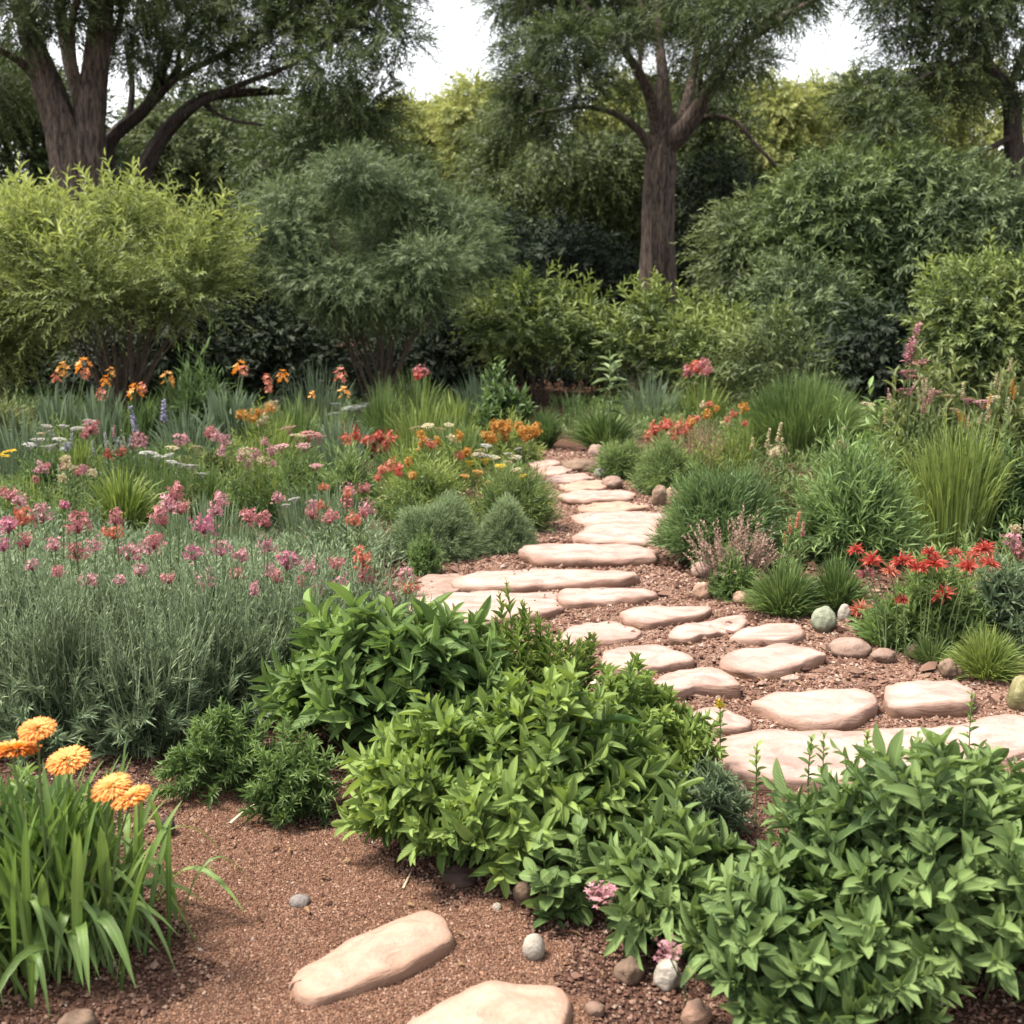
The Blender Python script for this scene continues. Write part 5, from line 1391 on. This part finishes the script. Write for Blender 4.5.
# big trees
tree("big_tree", "big tree with a straight furrowed trunk and spreading limbs, in the middle", 22.0,
     [[(658, 380, 40), (658, 290, 35), (658, 210, 31), (660, 165, 31), (663, 138, 25), (664, 112, 17), (662, 80, 12)]],
     [([(664, 150, 24), (690, 122, 20), (712, 85, 15), (735, 52, 12), (775, 22, 9), (830, -8, 6)], -1.5),
      ([(660, 150, 22), (664, 100, 15), (660, 45, 11), (655, -10, 8)], .8),
      ([(658, 140, 16), (648, 90, 12), (620, 45, 9), (592, 15, 7), (570, -12, 5)], -1.2),
      ([(652, 150, 14), (636, 128, 9), (612, 112, 7), (580, 107, 5), (536, 113, 3)], -.8),
      ([(690, 122, 9), (716, 116, 6), (738, 124, 5), (757, 146, 4), (776, 166, 3)], -.5),
      ([(672, 140, 16), (684, 110, 12), (694, 70, 9), (704, 20, 7), (722, -12, 5)], 1.2),
      ([(700, 100, 8), (702, 70, 6), (718, 40, 5), (740, 0, 4)], -1.0),
      ([(655, 120, 8), (640, 70, 6), (644, 20, 5), (636, -10, 4)], 1.0)],
     pxblobs([(524, 52, 26, 23.5), (530, 85, 36, 24), (565, 45, 42, 21), (522, 112, 24, 24), (584, 88, 28, 20.6), (556, 120, 22, 24), (600, 20, 42, 24), (622, 40, 26, 20.8), (650, 25, 30, 25),
              (690, 15, 30, 25), (740, 18, 38, 20.5), (690, 0, 30, 20.8), (800, 0, 26, 20), (722, 66, 26, 20.5), (752, 62, 24, 24), (782, 8, 26, 23), (512, 2, 28, 24), (702, 55, 22, 24.5), (545, 5, 38, 24), (640, 95, 20, 25), (675, 75, 20, 25.5), (770, -20, 60, 23), (560, -30, 60, 23), (660, -30, 60, 23)], .8),
     M_BARK, M_TREE, 820, .6, 22, .13, .018, .28, ang=40, flat=.42, up=.1)
tree("forked_tree", "great forked tree with two brown trunks near the picture edge", 18.0,
     [[(78, 330, 44), (76, 200, 40), (68, 150, 36), (52, 100, 30), (38, 60, 24), (25, 20, 18), (10, -15, 14)],
      [(92, 330, 40), (90, 195, 34), (90, 120, 28), (97, 50, 24), (103, -20, 20)]],
     [([(72, 165, 18), (80, 110, 16), (68, 60, 14), (60, 0, 12), (58, -20, 10)], 1.0), ([(48, 90, 12), (20, 62, 9), (-10, 45, 8)], -.5), ([(92, 110, 12), (74, 70, 9), (72, 20, 8), (84, -15, 6)], -.8), ([(98, 60, 9), (118, 25, 7), (125, -15, 6)], .5)],
     pxblobs([(10, 20, 40, 17.5), (60, 10, 36, 18.5), (130, 20, 36, 18), (20, 80, 26, 18), (125, 60, 22, 18.5), (-20, 90, 40, 18), (60, -35, 60, 18), (140, -30, 50, 18)], 1.0),
     M_BARK, M_TREE, 820, .55, 22, .12, .017, .28, ang=40, flat=.42, up=.1)
tree("leaning_tree", "dark slender tree of leaning curved stems beside the forked tree", 19.0,
     [[(118, 330, 18), (116, 200, 16), (108, 165, 14), (112, 138, 13), (145, 108, 11), (160, 78, 9), (172, 40, 7)],
      [(140, 330, 20), (142, 190, 18), (152, 155, 16), (172, 125, 13), (205, 98, 10), (250, 92, 8), (290, 92, 5)]],
     [([(172, 125, 10), (192, 108, 9), (238, 86, 7), (275, 72, 6), (300, 60, 5), (336, 40, 4)], -1.2), ([(150, 106, 9), (178, 78, 7), (228, 52, 6), (262, 30, 5)], -.8), ([(145, 108, 8), (185, 60, 6), (210, 20, 5), (225, -10, 4)], .8),
      ([(128, 125, 8), (132, 85, 6), (125, 40, 5)], .8), ([(200, 100, 7), (225, 118, 4), (262, 125, 3)], -.8), ([(178, 78, 5), (180, 45, 4), (195, 10, 3)], -.4)],
     pxblobs([(150, 55, 26, 19), (180, 25, 34, 19), (215, 40, 32, 18.5), (250, 20, 38, 18.5), (285, 40, 34, 18.5), (320, 15, 40, 18.5), (350, 40, 30, 18), (330, 75, 30, 18), (375, 15, 36, 18), (400, 40, 24, 18), (365, 110, 32, 18.5), (340, 135, 26, 19), (300, 85, 22, 18.5),
              (240, 75, 18, 19), (200, 70, 18, 19), (385, 75, 16, 18), (280, -25, 60, 19), (370, -30, 50, 18), (190, -25, 50, 19)], 1.0),
     M_BARKD, M_TREE, 860, .55, 22, .12, .017, .25, ang=40, flat=.42, up=.1)
tree("leaning_tree", "dark tree with a bent trunk and hanging boughs at the picture edge, over the thicket", 19.5,
     [[(1012, 330, 26), (1016, 200, 22), (1014, 140, 17), (1008, 95, 14), (985, 62, 11), (968, 42, 8)]],
     [([(1014, 135, 8), (985, 150, 5), (955, 158, 4), (935, 150, 3)], -.8), ([(1008, 95, 10), (1020, 60, 8), (1040, 20, 7)], .4), ([(985, 62, 7), (965, 60, 5), (935, 72, 4), (905, 85, 3)], -1.0), ([(985, 62, 7), (990, 30, 5), (985, -10, 4)], .5), ([(968, 42, 6), (930, 15, 5), (900, -10, 4)], -.5)],
     pxblobs([(870, 100, 36, 19), (902, 72, 30, 19), (942, 30, 36, 19), (905, 20, 24, 19), (980, 20, 36, 19), (1010, 45, 30, 19.5), (945, 85, 26, 19), (890, 125, 30, 19), (975, 90, 20, 19), (1025, 90, 26, 19.5), (925, 120, 20, 19.5), (1000, -20, 60, 19), (900, -20, 50, 19)], 1.0),
     M_BARKD, M_TREE, 820, .6, 22, .13, .018, .32, ang=40, flat=.42, up=.1)

far_tree("broad_tree", "dark green tree at the picture edge behind the forked trunks", 10, 170, 110, 110, 27, M_TREE)
far_tree("broad_tree", "olive tree crown seen between the leaning stems", 215, 165, 90, 75, 30, M_TREEG)
far_tree("broad_tree", "dark crown behind the top of the feathery shrub", 320, 200, 90, 100, 26, M_TREE)
far_tree("broad_tree", "pale olive sunlit crown under the gap of white sky", 430, 158, 72, 66, 40, M_TREEY, L=.19, W=.055, dens=200)
far_tree("broad_tree", "yellow tinted tall crown beside the gap of white sky", 482, 150, 56, 76, 38, M_TREEY, L=.19, W=.055, dens=200)
far_tree("drooping_tree", "grey green drooping tree beside the big trunk", 560, 200, 100, 105, 29, M_TREEG, droop=.7)
far_tree("broad_tree", "pale yellow green crown between big tree and leaning tree", 762, 152, 70, 74, 36, M_TREEY, L=.19, W=.055, dens=200)
far_tree("broad_tree", "bright olive crown above the tall thicket", 838, 156, 74, 78, 38, M_TREEY, L=.19, W=.055, dens=200)
far_tree("broad_tree", "yellow green crown behind the bent trunk at the picture edge", 960, 160, 95, 90, 33, M_TREEY, L=.19, W=.055, dens=200)
far_tree("broad_tree", "dark crown directly behind the big trunk", 690, 190, 60, 110, 28, M_TREE)
far_tree("broad_tree", "mid green crown rising over the dark feathery shrub", 385, 230, 70, 80, 33, M_TREE)
far_tree("broad_tree", "small olive crown low behind the thicket's near end", 640, 130, 60, 60, 42, M_TREEY, L=.19, W=.055, dens=200)

b = Buf()
bl = [(xx + random.uniform(-1, 1), 45 + random.uniform(-2, 2), zz, 1.9) for xx in np.arange(-34, 36, 2.0) for zz in (.8, 2.8, 4.8)]
crown(b, bl, 60, .9, 12, .34, .13, .3)
tag(b.build("distant_woodland", M_TREE), kind='stuff')
